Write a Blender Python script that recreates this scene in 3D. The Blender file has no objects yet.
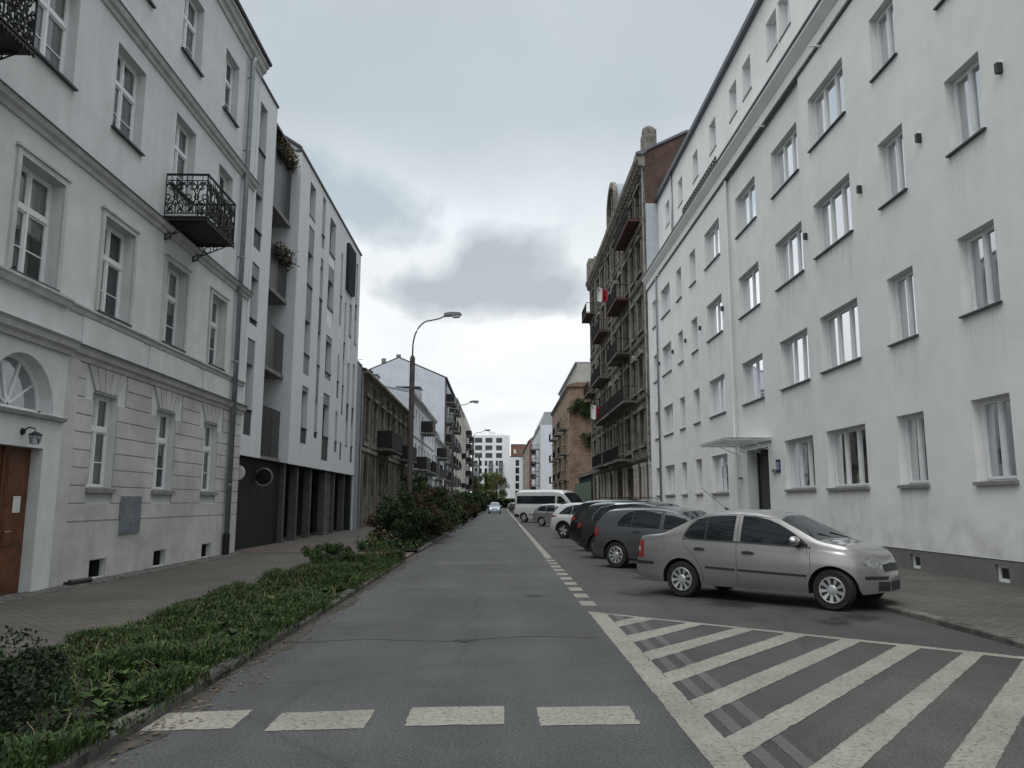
import bpy, math, random
from mathutils import Vector, Matrix
from mathutils.bvhtree import BVHTree
SC = bpy.context.scene
R = math.radians
rnd = random.Random(7)

# ------------------------------------------------------------------ camera, sky, sun, exposure
cam = bpy.data.cameras.new('camera'); cam_o = bpy.data.objects.new('camera', cam)
SC.collection.objects.link(cam_o)
_Y = Vector((-12, -118, -785)).normalized()
_Z = Vector((17, 5264, -785)); _Z = (_Z - _Z.dot(_Y) * _Y).normalized()
_X = _Y.cross(_Z)
M3 = Matrix((_X, _Y, _Z))
cam_o.matrix_world = Matrix.Translation((0, 0, 1.55)) @ M3.to_4x4()
cam.sensor_width = 36; cam.lens = 785 / 1024 * 36; cam.clip_start = 0.05; cam.clip_end = 5000
SC.camera = cam_o

SUN_EL, SUN_AZ = 50, 195      # azimuth clockwise from +Y
SKY_K = 3.0
W = bpy.data.worlds.new('World'); SC.world = W; W.use_nodes = True
nt = W.node_tree; nt.nodes.clear()
def N(t, typ, **kw):
    n = t.nodes.new(typ)
    for k, v in kw.items():
        if k.startswith('i_'):
            key = k[2:]
            key = int(key) if key.isdigit() else key.replace('_', ' ')
            n.inputs[key].default_value = v
        else: setattr(n, k, v)
    return n
def ramp(t, pts):
    n = t.nodes.new('ShaderNodeValToRGB'); cr = n.color_ramp
    while len(cr.elements) < len(pts): cr.elements.new(0.5)
    for e, (p, c) in zip(cr.elements, pts):
        e.position = p; e.color = (c, c, c, 1) if isinstance(c, (int, float)) else (*c, 1)
    return n
def world_nodes():
    L = nt.links.new
    out = N(nt, 'ShaderNodeOutputWorld'); bg1 = N(nt, 'ShaderNodeBackground', i_Strength=0.05)
    sky = N(nt, 'ShaderNodeTexSky'); sky.sky_type = 'NISHITA'; sky.sun_disc = False
    sky.sun_elevation = R(SUN_EL); sky.sun_rotation = R(SUN_AZ); sky.air_density = 1; sky.dust_density = 3
    L(sky.outputs[0], bg1.inputs[0])
    tc = N(nt, 'ShaderNodeTexCoord'); sep = N(nt, 'ShaderNodeSeparateXYZ'); L(tc.outputs['Generated'], sep.inputs[0])
    # cloud layer laid on a plane overhead
    zz = N(nt, 'ShaderNodeMath', operation='ADD', i_1=0.16); L(sep.outputs[2], zz.inputs[0])
    zc = N(nt, 'ShaderNodeMath', operation='MAXIMUM', i_1=0.06); L(zz.outputs[0], zc.inputs[0])
    dx = N(nt, 'ShaderNodeMath', operation='DIVIDE'); L(sep.outputs[0], dx.inputs[0]); L(zc.outputs[0], dx.inputs[1])
    dy = N(nt, 'ShaderNodeMath', operation='DIVIDE'); L(sep.outputs[1], dy.inputs[0]); L(zc.outputs[0], dy.inputs[1])
    cmb = N(nt, 'ShaderNodeCombineXYZ'); L(dx.outputs[0], cmb.inputs[0]); L(dy.outputs[0], cmb.inputs[1])
    n1 = N(nt, 'ShaderNodeTexNoise', i_Scale=1.1, i_Detail=8, i_Roughness=0.52, i_Distortion=0.35); L(cmb.outputs[0], n1.inputs['Vector'])
    r1 = ramp(nt, [(0.30, 0.0), (0.72, 1.0)]); L(n1.outputs[0], r1.inputs[0])
    # brightness with elevation: milky bright low, greyer above, unseen zenith raised to light walls
    re = ramp(nt, [(0.0, (0.26, 0.27, 0.275)), (0.22, (0.275, 0.283, 0.287)), (0.35, (0.235, 0.252, 0.262)), (0.46, (0.160, 0.177, 0.187)), (0.60, (0.155, 0.170, 0.180)), (0.74, (0.36, 0.38, 0.39)), (0.86, (0.66, 0.68, 0.69)), (1.0, (0.85, 0.87, 0.88))])
    L(sep.outputs[2], re.inputs[0])
    rc = ramp(nt, [(0.0, 0.80), (1.0, 1.04)]); L(r1.outputs[0], rc.inputs[0])
    mul = N(nt, 'ShaderNodeMixRGB', blend_type='MULTIPLY', i_Fac=1.0); L(re.outputs[0], mul.inputs[1]); L(rc.outputs[0], mul.inputs[2])
    col = mul.outputs[0]
    # darker cumulus banks hanging in the gap over the street: noisy edged
    def bank(col, ells, dark, soft=0.5, tint=(0.128, 0.150, 0.163), amp=1.9, nsc=9.0):
        cur = None
        for (u, v_, rx, rz) in ells:
            d = (M3 @ Vector((u - 512, 384 - v_, -785))).normalized()
            sub = N(nt, 'ShaderNodeVectorMath', operation='SUBTRACT'); L(tc.outputs['Generated'], sub.inputs[0]); sub.inputs[1].default_value = d
            sc = N(nt, 'ShaderNodeVectorMath', operation='MULTIPLY'); L(sub.outputs[0], sc.inputs[0]); sc.inputs[1].default_value = (1 / rx, 0.6, 1 / rz)
            ln = N(nt, 'ShaderNodeVectorMath', operation='LENGTH'); L(sc.outputs[0], ln.inputs[0])
            if cur is None: cur = ln.outputs[1]
            else:
                mn = N(nt, 'ShaderNodeMath', operation='SMOOTH_MIN', i_2=0.5); L(cur, mn.inputs[0]); L(ln.outputs[1], mn.inputs[1]); cur = mn.outputs[0]
        nn = N(nt, 'ShaderNodeTexNoise', i_Scale=nsc, i_Detail=9, i_Roughness=0.56); L(tc.outputs['Generated'], nn.inputs['Vector'])
        m1 = N(nt, 'ShaderNodeMath', operation='MULTIPLY_ADD', i_1=amp, i_2=-amp / 2); L(nn.outputs[0], m1.inputs[0])
        ad = N(nt, 'ShaderNodeMath', operation='ADD'); L(cur, ad.inputs[0]); L(m1.outputs[0], ad.inputs[1])
        rr = ramp(nt, [(0.38, dark), (0.38 + soft * 0.55, dark * 0.55), (min(0.99, 0.38 + soft), 0.0)]); L(ad.outputs[0], rr.inputs[0])
        mx = N(nt, 'ShaderNodeMixRGB', blend_type='MIX'); L(rr.outputs[0], mx.inputs[0]); L(col, mx.inputs[1]); mx.inputs[2].default_value = (*tint, 1)
        return mx.outputs[0]
    col = bank(col, [(440, 290, .095, .038), (490, 272, .10, .058), (530, 296, .085, .036)], 0.92, 0.61, tint=(0.121, 0.136, 0.145), nsc=10.0, amp=1.7)
    col = bank(col, [(350, 205, .13, .05), (300, 190, .13, .06)], 0.85, 0.5, tint=(0.122, 0.142, 0.154))
    col = bank(col, [(560, 110, .40, .13), (430, 60, .35, .10)], 0.40, 0.6, nsc=5.0)
    bg2 = N(nt, 'ShaderNodeBackground', i_Strength=SKY_K); L(col, bg2.inputs[0])
    mix = N(nt, 'ShaderNodeMixShader', i_Fac=0.95); L(bg1.outputs[0], mix.inputs[1]); L(bg2.outputs[0], mix.inputs[2])
    L(mix.outputs[0], out.inputs[0])
world_nodes()
sun = bpy.data.lights.new('sun', 'SUN'); sun.energy = 0.6; sun.angle = R(25); sun.color = (1.0, 0.97, 0.93)
sun_o = bpy.data.objects.new('sun', sun); SC.collection.objects.link(sun_o)
sun_o.rotation_euler = Vector((-math.sin(R(SUN_AZ)) * math.cos(R(SUN_EL)), -math.cos(R(SUN_AZ)) * math.cos(R(SUN_EL)), -math.sin(R(SUN_EL)))).to_track_quat('-Z', 'Y').to_euler()
vs = SC.view_settings; vs.view_transform = 'Standard'; vs.look = 'None'; vs.exposure = 0.42; vs.gamma = 1; vs.use_curve_mapping = False
SC.cycles.max_bounces = 6; SC.cycles.transparent_max_bounces = 8

# ------------------------------------------------------------------ materials
MATS = {}
def mat(name, col, rough=0.85, var=0.12, scale=3.0, bump=0.0, bscale=60, metal=0.0, streak=0.0, coat=0.0, spec=0.5, col2=None, blotch=0.0, island=0.0):
    if name in MATS: return MATS[name]
    m = bpy.data.materials.new(name); m.use_nodes = True; t = m.node_tree; L = t.links.new
    p = t.nodes['Principled BSDF']; p.inputs['Roughness'].default_value = rough; p.inputs['Metallic'].default_value = metal
    p.inputs['Specular IOR Level'].default_value = spec; p.inputs['Coat Weight'].default_value = coat; p.inputs['Coat Roughness'].default_value = 0.05
    tc = N(t, 'ShaderNodeTexCoord'); src = tc.outputs['Object']
    n = N(t, 'ShaderNodeTexNoise', i_Scale=scale, i_Detail=6, i_Roughness=0.6); L(src, n.inputs['Vector'])
    c2 = col2 or tuple(max(0, c * (1 - 2 * var)) for c in col)
    rp = ramp(t, [(0.32, c2), (0.68, tuple(min(1, c * (1 + var * 0.5)) for c in col))]); L(n.outputs[0], rp.inputs[0])
    c = rp.outputs[0]
    def mulnoise(c, vec, sc, amt, lo=0.35, hi=0.6, det=4, dist=0.0):
        k = N(t, 'ShaderNodeTexNoise', i_Scale=sc, i_Detail=det, i_Roughness=0.65, i_Distortion=dist); L(vec, k.inputs['Vector'])
        r = ramp(t, [(lo, 1 - amt), (hi, 1.0)]); L(k.outputs[0], r.inputs[0])
        x = N(t, 'ShaderNodeMixRGB', blend_type='MULTIPLY', i_Fac=1.0); L(c, x.inputs[1]); L(r.outputs[0], x.inputs[2]); return x.outputs[0]
    if streak:
        mp = N(t, 'ShaderNodeMapping'); mp.inputs['Scale'].default_value = (1.5, 1.5, 0.16); L(src, mp.inputs[0])
        c = mulnoise(c, mp.outputs[0], 2.2, streak)
    if blotch: c = mulnoise(c, src, 0.55, blotch, 0.38, 0.58, 8, 0.6)
    if island:
        g = N(t, 'ShaderNodeNewGeometry'); r = ramp(t, [(0, 1 - island), (1, 1 + island)]); L(g.outputs['Random Per Island'], r.inputs[0])
        x = N(t, 'ShaderNodeMixRGB', blend_type='MULTIPLY', i_Fac=1.0); L(c, x.inputs[1]); L(r.outputs[0], x.inputs[2]); c = x.outputs[0]
    L(c, p.inputs['Base Color'])
    if bump:
        b = N(t, 'ShaderNodeTexNoise', i_Scale=bscale, i_Detail=4); L(src, b.inputs['Vector'])
        bn = N(t, 'ShaderNodeBump', i_Strength=bump, i_Distance=0.02); L(b.outputs[0], bn.inputs['Height']); L(bn.outputs[0], p.inputs['Normal'])
    MATS[name] = m; return m
def glassmat(name, tint=(0.55, 0.6, 0.6), ior=1.75, base=None, gain=1.0):
    m = bpy.data.materials.new(name); m.use_nodes = True; t = m.node_tree; L = t.links.new; t.nodes.clear()
    o = N(t, 'ShaderNodeOutputMaterial')
    a = N(t, 'ShaderNodeBsdfTransparent', i_Color=(*tint, 1)) if base is None else N(t, 'ShaderNodeBsdfDiffuse', i_Color=(*base, 1))
    tc = N(t, 'ShaderNodeTexCoord'); nz = N(t, 'ShaderNodeTexNoise', i_Scale=1.3, i_Detail=1); L(tc.outputs['Object'], nz.inputs['Vector'])
    bp = N(t, 'ShaderNodeBump', i_Strength=0.05, i_Distance=0.06); L(nz.outputs[0], bp.inputs['Height'])
    g = N(t, 'ShaderNodeBsdfGlossy', i_Color=(0.95, 0.97, 1, 1), i_Roughness=0.03); L(bp.outputs[0], g.inputs['Normal'])
    f = N(t, 'ShaderNodeFresnel', i_IOR=ior); mx = N(t, 'ShaderNodeMixShader')
    gm = N(t, 'ShaderNodeMath', operation='MULTIPLY', i_1=gain, use_clamp=True); L(f.outputs[0], gm.inputs[0]); L(gm.outputs[0], mx.inputs[0]); L(a.outputs[0], mx.inputs[1]); L(g.outputs[0], mx.inputs[2]); L(mx.outputs[0], o.inputs[0])
    MATS[name] = m; return m
def brickmat(name, c1, c2, mortar, sx, sy, msize=0.02, plane='XY', var=0.25, bump=0.4, off=0.5, blotch=0.3):
    m = bpy.data.materials.new(name); m.use_nodes = True; t = m.node_tree; L = t.links.new
    p = t.nodes['Principled BSDF']; p.inputs['Roughness'].default_value = 0.9
    tc = N(t, 'ShaderNodeTexCoord'); mp = N(t, 'ShaderNodeMapping'); L(tc.outputs['Object'], mp.inputs[0])
    v = mp.outputs[0]
    if plane != 'XY':
        s = N(t, 'ShaderNodeSeparateXYZ'); L(v, s.inputs[0]); cb = N(t, 'ShaderNodeCombineXYZ')
        ad = N(t, 'ShaderNodeMath', operation='ADD'); L(s.outputs[0], ad.inputs[0]); L(s.outputs[1], ad.inputs[1])
        L(ad.outputs[0], cb.inputs[0]); L(s.outputs[2], cb.inputs[1]); v = cb.outputs[0]
    b = N(t, 'ShaderNodeTexBrick', i_Scale=1.0, i_Mortar_Size=msize, i_Brick_Width=sx, i_Row_Height=sy, i_Color1=(*c1, 1), i_Color2=(*c2, 1), i_Mortar=(*mortar, 1))
    b.offset = off; L(v, b.inputs['Vector'])
    c = b.outputs[0]
    for sc, am in ((0.6, blotch), (14, var)):
        k = N(t, 'ShaderNodeTexNoise', i_Scale=sc, i_Detail=6, i_Roughness=0.6); L(tc.outputs['Object'], k.inputs['Vector'])
        r = ramp(t, [(0.35, 1 - am), (0.65, 1.08)]); L(k.outputs[0], r.inputs[0])
        x = N(t, 'ShaderNodeMixRGB', blend_type='MULTIPLY', i_Fac=1.0); L(c, x.inputs[1]); L(r.outputs[0], x.inputs[2]); c = x.outputs[0]
    L(c, p.inputs['Base Color'])
    bn = N(t, 'ShaderNodeBump', i_Strength=bump, i_Distance=0.01, invert=True); L(b.outputs[1], bn.inputs['Height']); L(bn.outputs[0], p.inputs['Normal'])
    MATS[name] = m; return m
def asphaltmat(name, c, warm=(1, 1, 1)):
    m = bpy.data.materials.new(name); m.use_nodes = True; t = m.node_tree; L = t.links.new
    p = t.nodes['Principled BSDF']; p.inputs['Roughness'].default_value = 0.78; p.inputs['Specular IOR Level'].default_value = 0.4
    tc = N(t, 'ShaderNodeTexCoord'); s = tc.outputs['Object']
    cur = None
    base = N(t, 'ShaderNodeRGB'); base.outputs[0].default_value = (c * warm[0], c * warm[1], c * warm[2], 1); cur = base.outputs[0]
    st = N(t, 'ShaderNodeMapping'); st.inputs['Scale'].default_value = (1.0, 0.12, 1); L(s, st.inputs[0])
    def mul(cur, vec, typ, sc, pts, **kw):
        k = N(t, typ, i_Scale=sc, **kw); L(vec, k.inputs['Vector'])
        r = ramp(t, pts); L(k.outputs[0], r.inputs[0])
        x = N(t, 'ShaderNodeMixRGB', blend_type='MULTIPLY', i_Fac=1.0); L(cur, x.inputs[1]); L(r.outputs[0], x.inputs[2]); return x.outputs[0]
    cur = mul(cur, s, 'ShaderNodeTexNoise', 48, [(0.28, 0.15), (0.5, 0.95), (0.72, 2.4)], i_Detail=4, i_Roughness=0.85)
    cur = mul(cur, s, 'ShaderNodeTexVoronoi', 110, [(0.0, 1.5), (0.35, 0.9), (0.8, 0.7)])
    cur = mul(cur, st.outputs[0], 'ShaderNodeTexNoise', 1.1, [(0.35, 0.82), (0.65, 1.18)], i_Detail=5, i_Roughness=0.55)
    cur = mul(cur, s, 'ShaderNodeTexNoise', 0.45, [(0.36, 0.74), (0.62, 1.16)], i_Detail=9, i_Roughness=0.68)
    # fine cracks
    w = N(t, 'ShaderNodeTexNoise', i_Scale=0.9, i_Detail=5); L(s, w.inputs['Vector'])
    mv = N(t, 'ShaderNodeMixRGB', blend_type='MIX', i_Fac=0.35); L(s, mv.inputs[1]); L(w.outputs[1], mv.inputs[2])
    v = N(t, 'ShaderNodeTexVoronoi', i_Scale=0.33, feature='DISTANCE_TO_EDGE'); L(mv.outputs[0], v.inputs['Vector'])
    r = ramp(t, [(0.0, 0.55), (0.004, 0.62), (0.009, 1.0)]); L(v.outputs[0], r.inputs[0])
    x = N(t, 'ShaderNodeMixRGB', blend_type='MULTIPLY', i_Fac=0.45); L(cur, x.inputs[1]); L(r.outputs[0], x.inputs[2]); cur = x.outputs[0]
    L(cur, p.inputs['Base Color'])
    b = N(t, 'ShaderNodeTexNoise', i_Scale=90, i_Detail=3); L(s, b.inputs['Vector'])
    bn = N(t, 'ShaderNodeBump', i_Strength=0.5, i_Distance=0.01); L(b.outputs[0], bn.inputs['Height']); L(bn.outputs[0], p.inputs['Normal'])
    MATS[name] = m; return m
def paintmat(name, c, lo=.36):
    "worn thermoplastic road paint: asphalt shows through chips"
    m = bpy.data.materials.new(name); m.use_nodes = True; t = m.node_tree; L = t.links.new
    p = t.nodes['Principled BSDF']; p.inputs['Roughness'].default_value = 0.75
    tc = N(t, 'ShaderNodeTexCoord'); s = tc.outputs['Object']
    k = N(t, 'ShaderNodeTexNoise', i_Scale=26, i_Detail=7, i_Roughness=0.75); L(s, k.inputs['Vector'])
    r = ramp(t, [(lo, (0.06, 0.06, 0.058)), (lo + .06, tuple(x * 0.78 for x in c)), (lo + .22, c)]); L(k.outputs[0], r.inputs[0])
    k2 = N(t, 'ShaderNodeTexNoise', i_Scale=1.2, i_Detail=6, i_Roughness=0.6); L(s, k2.inputs['Vector'])
    r2 = ramp(t, [(0.3, 0.72), (0.65, 1.08)]); L(k2.outputs[0], r2.inputs[0])
    x = N(t, 'ShaderNodeMixRGB', blend_type='MULTIPLY', i_Fac=1.0); L(r.outputs[0], x.inputs[1]); L(r2.outputs[0], x.inputs[2])
    L(x.outputs[0], p.inputs['Base Color']); MATS[name] = m; return m

stucco_r = mat('white_render', (0.75, 0.76, 0.745), 0.92, 0.03, 1.2, 0.25, 90, streak=0.02, blotch=0.06)
stucco_l = mat('pale_render', (0.60, 0.62, 0.62), 0.92, 0.05, 1.6, 0.3, 60, streak=0.06, blotch=0.08)
stucco_base = mat('soiled_render', (0.53, 0.53, 0.505), 0.92, 0.08, 2.0, 0.35, 50, streak=0.08, blotch=0.2)
trim_l = mat('cornice_render', (0.50, 0.51, 0.50), 0.9, 0.08, 3, 0.2, 50, streak=0.18)
plinth_g = mat('plinth_grey', (0.16, 0.155, 0.15), 0.9, 0.08, 4, 0.3, 70, blotch=0.15)
zinc = mat('zinc_sheet', (0.30, 0.33, 0.35), 0.45, 0.1, 5, metal=0.6)
zinc_d = mat('flashing_and_shadow_line', (0.05, 0.055, 0.06), 0.5, 0.1, 5, metal=0.3)
white_fr = mat('white_frame', (0.72, 0.73, 0.73), 0.5, 0.04, 8)
dark_fr = mat('dark_frame', (0.03, 0.032, 0.036), 0.5, 0.1, 8)
iron = mat('black_iron', (0.012, 0.012, 0.014), 0.5, 0.2, 20, metal=0.3)
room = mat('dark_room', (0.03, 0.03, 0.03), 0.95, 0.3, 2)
curtain_w = mat('net_curtain', (0.80, 0.80, 0.78), 0.95, 0.12, 6)
blind = mat('grey_blind', (0.30, 0.31, 0.31), 0.9, 0.1, 10)
glass = glassmat('window_glass', (0.62, 0.66, 0.66), 2.0, gain=3.6)
glass_o = glassmat('old_window_glass', (0.75, 0.78, 0.78), 1.7, gain=1.2)
dglass = glassmat('dark_glass', base=(0.012, 0.014, 0.016), ior=1.55)
panel_g = mat('grey_panel', (0.19, 0.20, 0.21), 0.55, 0.08, 3)
panel_d = mat('charcoal_panel', (0.035, 0.037, 0.042), 0.5, 0.1, 3)
mb_white = mat('modern_render', (0.60, 0.62, 0.63), 0.9, 0.03, 2, 0.15, 60, streak=0.06)
wood = mat('brown_door_wood', (0.13, 0.045, 0.018), 0.5, 0.25, 6, 0.2, 30)
granite = mat('concrete_kerb', (0.125, 0.118, 0.105), 0.9, 0.35, 5, 0.6, 50, island=0.25, blotch=.45)
soil = mat('soil', (0.035, 0.028, 0.02), 0.95, 0.4, 12, 0.8, 40)
concrete = mat('concrete', (0.22, 0.22, 0.215), 0.9, 0.15, 4, 0.3, 60, streak=0.15)
old_st = mat('weathered_brown_stucco', (0.21, 0.185, 0.155), 0.95, 0.30, 1.6, 0.5, 30, streak=0.45, blotch=0.5)
old_trim = mat('weathered_trim', (0.31, 0.285, 0.245), 0.95, 0.35, 3, 0.4, 30, streak=0.45, blotch=0.4)
ten_st = mat('sooty_tenement_stucco', (0.20, 0.18, 0.15), 0.95, 0.28, 1.2, 0.5, 25, streak=0.45, blotch=0.45)
ten_tr = mat('tenement_moulding', (0.26, 0.24, 0.205), 0.95, 0.3, 3, 0.4, 30, streak=0.35, blotch=0.3)
cream = mat('cream_render', (0.50, 0.48, 0.43), 0.92, 0.08, 2, 0.2, 50, streak=0.15, blotch=0.12)
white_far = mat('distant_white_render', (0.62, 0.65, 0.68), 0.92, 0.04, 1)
brick_r = brickmat('red_brick', (0.115, 0.05, 0.034), (0.06, 0.03, 0.022), (0.13, 0.11, 0.09), 0.27, 0.085, 0.012, plane='XZ', blotch=0.45)
brick_o = brickmat('orange_brick', (0.29, 0.175, 0.12), (0.20, 0.115, 0.08), (0.28, 0.24, 0.19), 0.8, 0.25, 0.03, plane='XZ', blotch=0.45)
tile_red = mat('red_roof_tile', (0.17, 0.055, 0.035), 0.8, 0.25, 5)
roof_d = mat('dark_roof', (0.05, 0.05, 0.055), 0.7, 0.2, 3)
roof_g = mat('grey_roof', (0.28, 0.30, 0.33), 0.6, 0.15, 2, streak=0.1)
green_p = mat('green_board', (0.085, 0.14, 0.085), 0.7, 0.15, 2, streak=0.2)
rubber = mat('tyre_rubber', (0.012, 0.012, 0.012), 0.85, 0.2, 20)
plastic = mat('black_plastic', (0.018, 0.018, 0.019), 0.55, 0.1, 20)
chrome = mat('chrome', (0.65, 0.66, 0.68), 0.2, 0.02, 5, metal=1)
hub = mat('silver_hubcap', (0.45, 0.46, 0.47), 0.35, 0.05, 8, metal=0.5)
hub_d = mat('hubcap_slot', (0.008, 0.008, 0.008), 0.8, 0.1, 8)
cglass = glassmat('car_glass', base=(0.012, 0.016, 0.018), ior=1.62)
tail = mat('tail_lamp_red', (0.22, 0.012, 0.012), 0.15, 0.15, 10, coat=1)
headl = mat('headlamp_glass', (0.42, 0.43, 0.44), 0.12, 0.35, 14, metal=0.5, coat=1)
plate_w = mat('plate_white', (0.6, 0.6, 0.58), 0.5, 0.05, 20)
pave_r = brickmat('right_pavers', (0.112, 0.102, 0.088), (0.080, 0.074, 0.066), (0.035, 0.032, 0.028), 0.20, 0.10, 0.012)
pave_l = brickmat('left_pavers', (0.106, 0.095, 0.080), (0.076, 0.070, 0.060), (0.030, 0.028, 0.024), 0.20, 0.10, 0.013)
pave_red = brickmat('red_pavers', (0.115, 0.082, 0.068), (0.09, 0.066, 0.056), (0.07, 0.055, 0.05), 0.20, 0.10, 0.008)
asph = asphaltmat('asphalt', 0.060, (0.97, 1.0, 1.03))
asph2 = asphaltmat('asphalt_parking', 0.048, (1.05, 1.0, 0.96))
asph3 = asphaltmat('asphalt_old', 0.056, (1.08, 1.0, 0.94))
paint = paintmat('road_paint', (0.25, 0.24, 0.205), .385)
paint_g = paintmat('worn_grey_paint', (0.095, 0.096, 0.094), .47)

# ------------------------------------------------------------------ mesh builder
class MB:
    def __init__(s): s.v = []; s.f = []; s.m = []
    def face(s, pts, m=0):
        i = len(s.v); s.v += [tuple(p) for p in pts]; s.f.append(tuple(range(i, i + len(pts)))); s.m.append(m)
    def box(s, x0, x1, y0, y1, z0, z1, m=0):
        if x1 < x0: x0, x1 = x1, x0
        if y1 < y0: y0, y1 = y1, y0
        if z1 < z0: z0, z1 = z1, z0
        i = len(s.v)
        s.v += [(x0, y0, z0), (x1, y0, z0), (x1, y1, z0), (x0, y1, z0), (x0, y0, z1), (x1, y0, z1), (x1, y1, z1), (x0, y1, z1)]
        for q in ((0, 3, 2, 1), (4, 5, 6, 7), (0, 1, 5, 4), (1, 2, 6, 5), (2, 3, 7, 6), (3, 0, 4, 7)):
            s.f.append(tuple(i + k for k in q)); s.m.append(m)
    def prism(s, poly, a0, a1, axis='y', m=0):
        "poly: 2D points; extruded along axis"
        n = len(poly); i = len(s.v)
        def P(p, a): return {'y': (p[0], a, p[1]), 'x': (a, p[0], p[1]), 'z': (p[0], p[1], a)}[axis]
        s.v += [P(p, a0) for p in poly] + [P(p, a1) for p in poly]
        s.f.append(tuple(i + k for k in range(n))); s.m.append(m)
        s.f.append(tuple(i + n + k for k in reversed(range(n)))); s.m.append(m)
        for k in range(n):
            j = (k + 1) % n; s.f.append((i + k, i + n + k, i + n + j, i + j)); s.m.append(m)
    def tube(s, pts, r, n=8, m=0, cap=True):
        pts = [Vector(p) for p in pts]; rings = []
        rr = r if isinstance(r, (list, tuple)) else [r] * len(pts)
        for k, p in enumerate(pts):
            d = (pts[min(k + 1, len(pts) - 1)] - pts[max(k - 1, 0)]).normalized()
            a = Vector((0, 0, 1)) if abs(d.z) < 0.9 else Vector((1, 0, 0))
            u = d.cross(a).normalized(); w = d.cross(u)
            i = len(s.v); s.v += [tuple(p + (u * math.cos(2 * math.pi * q / n) + w * math.sin(2 * math.pi * q / n)) * rr[k]) for q in range(n)]
            rings.append(i)
        for a, b in zip(rings, rings[1:]):
            for q in range(n):
                s.f.append((a + q, a + (q + 1) % n, b + (q + 1) % n, b + q)); s.m.append(m)
        if cap:
            s.f.append(tuple(rings[0] + q for q in reversed(range(n)))); s.m.append(m)
            s.f.append(tuple(rings[-1] + q for q in range(n))); s.m.append(m)
    def lathe(s, prof, n=32, axis='y', c=(0, 0, 0), m=0):
        "prof: (radius, along) pairs"
        rings = []
        for (r, a) in prof:
            i = len(s.v)
            for q in range(n):
                t = 2 * math.pi * q / n; x, y = r * math.cos(t), r * math.sin(t)
                p = {'y': (x, a, y), 'z': (x, y, a), 'x': (a, x, y)}[axis]
                s.v.append((p[0] + c[0], p[1] + c[1], p[2] + c[2]))
            rings.append(i)
        for a, b in zip(rings, rings[1:]):
            for q in range(n):
                s.f.append((a + q, a + (q + 1) % n, b + (q + 1) % n, b + q)); s.m.append(m)
    def sheet(s, u0, u1, z0, z1, holes, y=0.0, depth=0.25, room_d=0.9, m=0, mr=None, mroom=1):
        "vertical wall sheet facing -y with real openings, reveals and a dark room box behind each"
        us = sorted({u0, u1, *[h[0] for h in holes], *[h[1] for h in holes]}); zs = sorted({z0, z1, *[h[2] for h in holes], *[h[3] for h in holes]})
        us = [u for u in us if u0 <= u <= u1]; zs = [z for z in zs if z0 <= z <= z1]
        for a, b in zip(us, us[1:]):
            for c, d in zip(zs, zs[1:]):
                um, zm = (a + b) / 2, (c + d) / 2
                if any(h[0] < um < h[1] and h[2] < zm < h[3] for h in holes): continue
                s.face([(a, y, c), (b, y, c), (b, y, d), (a, y, d)], m)
        mr = m if mr is None else mr
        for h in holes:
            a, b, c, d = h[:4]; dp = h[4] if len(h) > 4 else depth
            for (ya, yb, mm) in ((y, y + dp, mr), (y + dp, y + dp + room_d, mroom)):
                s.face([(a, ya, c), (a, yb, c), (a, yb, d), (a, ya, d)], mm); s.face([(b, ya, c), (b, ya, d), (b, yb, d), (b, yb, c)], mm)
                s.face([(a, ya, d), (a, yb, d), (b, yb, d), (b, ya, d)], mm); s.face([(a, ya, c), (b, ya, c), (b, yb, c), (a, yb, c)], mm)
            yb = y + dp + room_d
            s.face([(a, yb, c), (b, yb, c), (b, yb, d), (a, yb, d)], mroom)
    def mesh(s, name, mats, smooth=False, sharp=None, merge=False):
        me = bpy.data.meshes.new(name); me.from_pydata(s.v, [], s.f)
        for k in (mats if isinstance(mats, (list, tuple)) else [mats]): me.materials.append(k)
        me.polygons.foreach_set('material_index', s.m)
        if smooth or sharp:
            me.polygons.foreach_set('use_smooth', [True] * len(s.f))
            if sharp: me.set_sharp_from_angle(angle=R(sharp))
        me.update(); return me
    def obj(s, name, mats, parent=None, smooth=False, sharp=None, loc=None, rot=None):
        return place(s.mesh(name, mats, smooth, sharp), name, parent, loc, rot)
def place(me, name, parent=None, loc=None, rot=None):
    o = bpy.data.objects.new(name, me); SC.collection.objects.link(o)
    if parent: o.parent = parent
    if loc is not None: o.location = loc
    if rot is not None: o.rotation_euler = rot
    return o
def tag(o, label=None, cat=None, group=None, kind=None):
    if label: o['label'] = label
    if cat: o['category'] = cat
    if group: o['group'] = group
    if kind: o['kind'] = kind
    return o
def thing(name, label, cat, loc=(0, 0, 0), rz=0, group=None):
    o = bpy.data.objects.new(name, None); SC.collection.objects.link(o); o.location = loc; o.rotation_euler = (0, 0, rz)
    o.empty_display_size = 0.2
    return tag(o, label, cat, group)
def copy_tree(o, parent=None):
    c = o.copy(); SC.collection.objects.link(c); c.parent = parent
    for ch in list(o.children): copy_tree(ch, c)
    return c

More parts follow.
